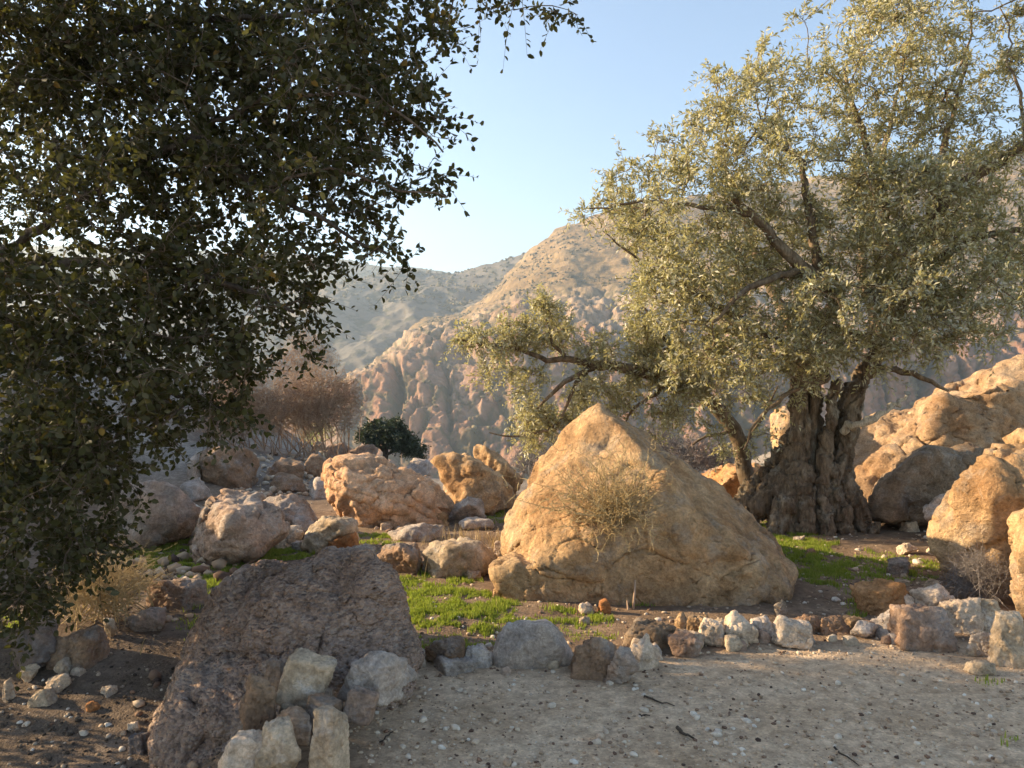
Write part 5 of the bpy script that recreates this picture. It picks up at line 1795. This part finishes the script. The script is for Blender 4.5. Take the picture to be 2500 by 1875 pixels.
def chip(sub, seed):
    iv, iF = ico(sub)
    rg = np.random.default_rng(seed)
    v = iv * np.array([1, rg.uniform(.6, .9), rg.uniform(.4, .7)])
    for _ in range(5):                                        # a few flat breaks
        n = unit(rg.normal(size=3))
        c = rg.uniform(.35, .6)
        s = v @ n
        v = np.where((s > c)[:, None], v - n * (s - c)[:, None], v)
    return v, iF


def scatter_px(n, box, keep=None):
    px = RNG.uniform(box[0], box[2], n)
    py = RNG.uniform(box[1], box[3], n)
    d = np.full(n, 5.0)
    for _ in range(8):
        x = (px - 1250) / FPX * d
        d = np.clip((CAM_H - gzv(x, d)) / ((py - 937.5) / FPX), 2, 20)
    p = np.stack([(px - 1250) / FPX * d, d, d * 0], 1)
    p[:, 2] = gzv(p[:, 0], p[:, 1])
    return p


def gravel(name, label, pts, r0, r1, mat='gravel'):
    n = len(pts)
    r = r0 * (r1 / r0) ** (RNG.random(n) ** 2.2)
    shapes = [chip(1, 900 + k)[0] for k in range(8)]
    iF = ico(1)[1]
    sh = np.array(shapes)[RNG.integers(0, 8, n)]
    a = RNG.uniform(0, 2 * math.pi, n)
    ca, sa = np.cos(a)[:, None], np.sin(a)[:, None]
    x = sh[:, :, 0] * ca - sh[:, :, 1] * sa
    y = sh[:, :, 0] * sa + sh[:, :, 1] * ca
    v = np.stack([x, y, sh[:, :, 2]], -1) * r[:, None, None] + pts[:, None, :] + np.array([0, 0, 1.0]) * (r * .34)[:, None, None]
    F = (iF[None] + (np.arange(n) * sh.shape[1])[:, None, None]).reshape(-1, 3)
    o = link(name, np_mesh(name, v.reshape(-1, 3), F, False), M[mat])
    o['kind'] = 'stuff'
    o['label'] = label
    o['category'] = 'gravel'
    return o


pg = scatter_px(4200, (600, 1590, 2560, 1900))
pk = path_mask(pg[:, 0], pg[:, 1]) > .3
gravel('path_gravel', 'fine pale and dark gravel strewn over the trodden path', pg[pk], .0045, .018)
pg = scatter_px(3200, (-60, 1420, 700, 1900))
gravel('rubble_gravel', 'small rubble on the dark ground under the oak', pg, .004, .02, 'darkgravel')
pg = np.concatenate([scatter_px(2200, (920, 1400, 2400, 1600)), scatter_px(900, (1800, 1260, 2380, 1430)), scatter_px(800, (600, 1215, 1250, 1400))])
gravel('soil_gravel', 'little stones in the earth round the great boulder', pg, .005, .024)
pg = scatter_px(1200, (200, 1110, 760, 1210))
gravel('slope_rubble', 'pale rubble covering the slope under the oak and shrubs', pg, .03, .11)

PEB = []
for k in range(6):
    v, f = chip(2, 950 + k)
    me = np_mesh('pebble', v, f, False)
    me.materials.append(M['pebble'])
    PEB.append(me)


def pebbles(n, box, r0, r1, label, group, test=None):
    p = scatter_px(n, box)
    for q in p:
        if test and not test(q):
            continue
        o = bpy.data.objects.new('pebble', PEB[RNG.integers(0, 6)])
        r = r0 * (r1 / r0) ** (RNG.random() ** 2)
        o.location = (q[0], q[1], q[2] + r * .2)
        o.scale = (r, r, r)
        o.rotation_euler = (RNG.uniform(-.3, .3), RNG.uniform(-.3, .3), RNG.uniform(0, 6.28))
        COL.objects.link(o)
        tag(o, label, 'pebble', group)


onpath = lambda q: path_mask(np.array([q[0]]), np.array([q[1]]))[0] > .5
pebbles(170, (700, 1640, 2520, 1870), .013, .034, 'loose pebble lying on the trodden dirt path', 'pebbles on the path', onpath)
pebbles(60, (0, 1640, 480, 1870), .012, .032, 'pale pebble on the dark rubbly ground under the oak', 'pebbles under the oak')
pebbles(70, (1820, 1290, 2350, 1480), .022, .065, 'pale pebble on the shaded green before the olive trunk', 'pebbles before the olive')
pebbles(36, (900, 1500, 1900, 1580), .014, .035, 'pebble on the sunny earth before the great boulder', 'pebbles before the great boulder')
pebbles(16, (900, 1270, 1020, 1300), .03, .07, 'pebble at the foot of the cracked orange boulder', 'pebbles below the orange boulder')

# ------------------------------------------------------------------ sticks
for pts, r, lab in [
    ([(1551, 1416, 5.78), (1549, 1450, 5.74), (1546, 1490, 5.70)], .009, 'thin reddish stick leaning upright against the great boulder'),
    ([(1531, 1466, 5.72), (1533, 1485, 5.70), (1536, 1506, 5.66)], .007, 'short broken stick standing left of the leaning reddish stick')]:
    v, f = closed_tubes([(wpts(pts), np.array([r * .7, r, r]))], 6)
    c = v.mean(0)
    o = link('stick', np_mesh('stick', v - c, f), M['brownstem'])
    o.location = c
    tag(o, lab, 'stick')
for (x0, y0, x1, y1), r, lab in [
    ((1575, 1704, 1646, 1730), .006, 'dark twig on the path below the pinkish triangular stone'),
    ((1652, 1783, 1684, 1808), .009, 'short curved twig on the path near the bottom'),
    ((925, 1815, 965, 1790), .004, 'thin pale twig on the path right of the heap'),
    ((2030, 1830, 2090, 1870), .005, 'long thin twig by the bottom edge of the path'),
    ((1560, 1750, 1583, 1752), .006, 'small dark twig in the middle of the path')]:
    a = W(x0, y0, ground_hit(x0, y0))
    b = W(x1, y1, ground_hit(x1, y1))
    s = np.linspace(0, 1, 6)[:, None]
    q = a * (1 - s) + b * s + RNG.normal(size=(6, 3)) * np.array([.008, .008, .002]) + np.array([0, 0, r + .004])
    v, f = closed_tubes([(q, np.linspace(r, r * .5, 6))], 6)
    c = v.mean(0)
    o = link('twig', np_mesh('twig', v - c, f), M['oakbark'])
    o.location = c
    tag(o, lab, 'twig')

# ------------------------------------------------------------------ the air of the canyon
def haze():
    lo, hi = np.array([-1150., -60., -190.]), np.array([1150., 1400., 262.])
    v = np.array([[(lo, hi)[i][0], (lo, hi)[j][1], (lo, hi)[k][2]] for i in (0, 1) for j in (0, 1) for k in (0, 1)])
    f = np.array([[0, 1, 3, 2], [4, 6, 7, 5], [0, 4, 5, 1], [2, 3, 7, 6], [0, 2, 6, 4], [1, 5, 7, 3]])
    m = bpy.data.materials.new('hazy_air')
    m.use_nodes = True
    nt = m.node_tree
    for n in list(nt.nodes):
        nt.nodes.remove(n)
    out = nt.nodes.new('ShaderNodeOutputMaterial')
    pv = nt.nodes.new('ShaderNodeVolumePrincipled')
    pv.inputs['Color'].default_value = (.68, .84, 1.0, 1)
    pv.inputs['Density'].default_value = .00046
    pv.inputs['Anisotropy'].default_value = .45
    nt.links.new(pv.outputs[0], out.inputs['Volume'])
    o = link('haze', np_mesh('haze', v, f, False), m)
    o['kind'] = 'stuff'
    o['label'] = 'pale blue haze hanging in the canyon'
    o['category'] = 'haze'


haze()
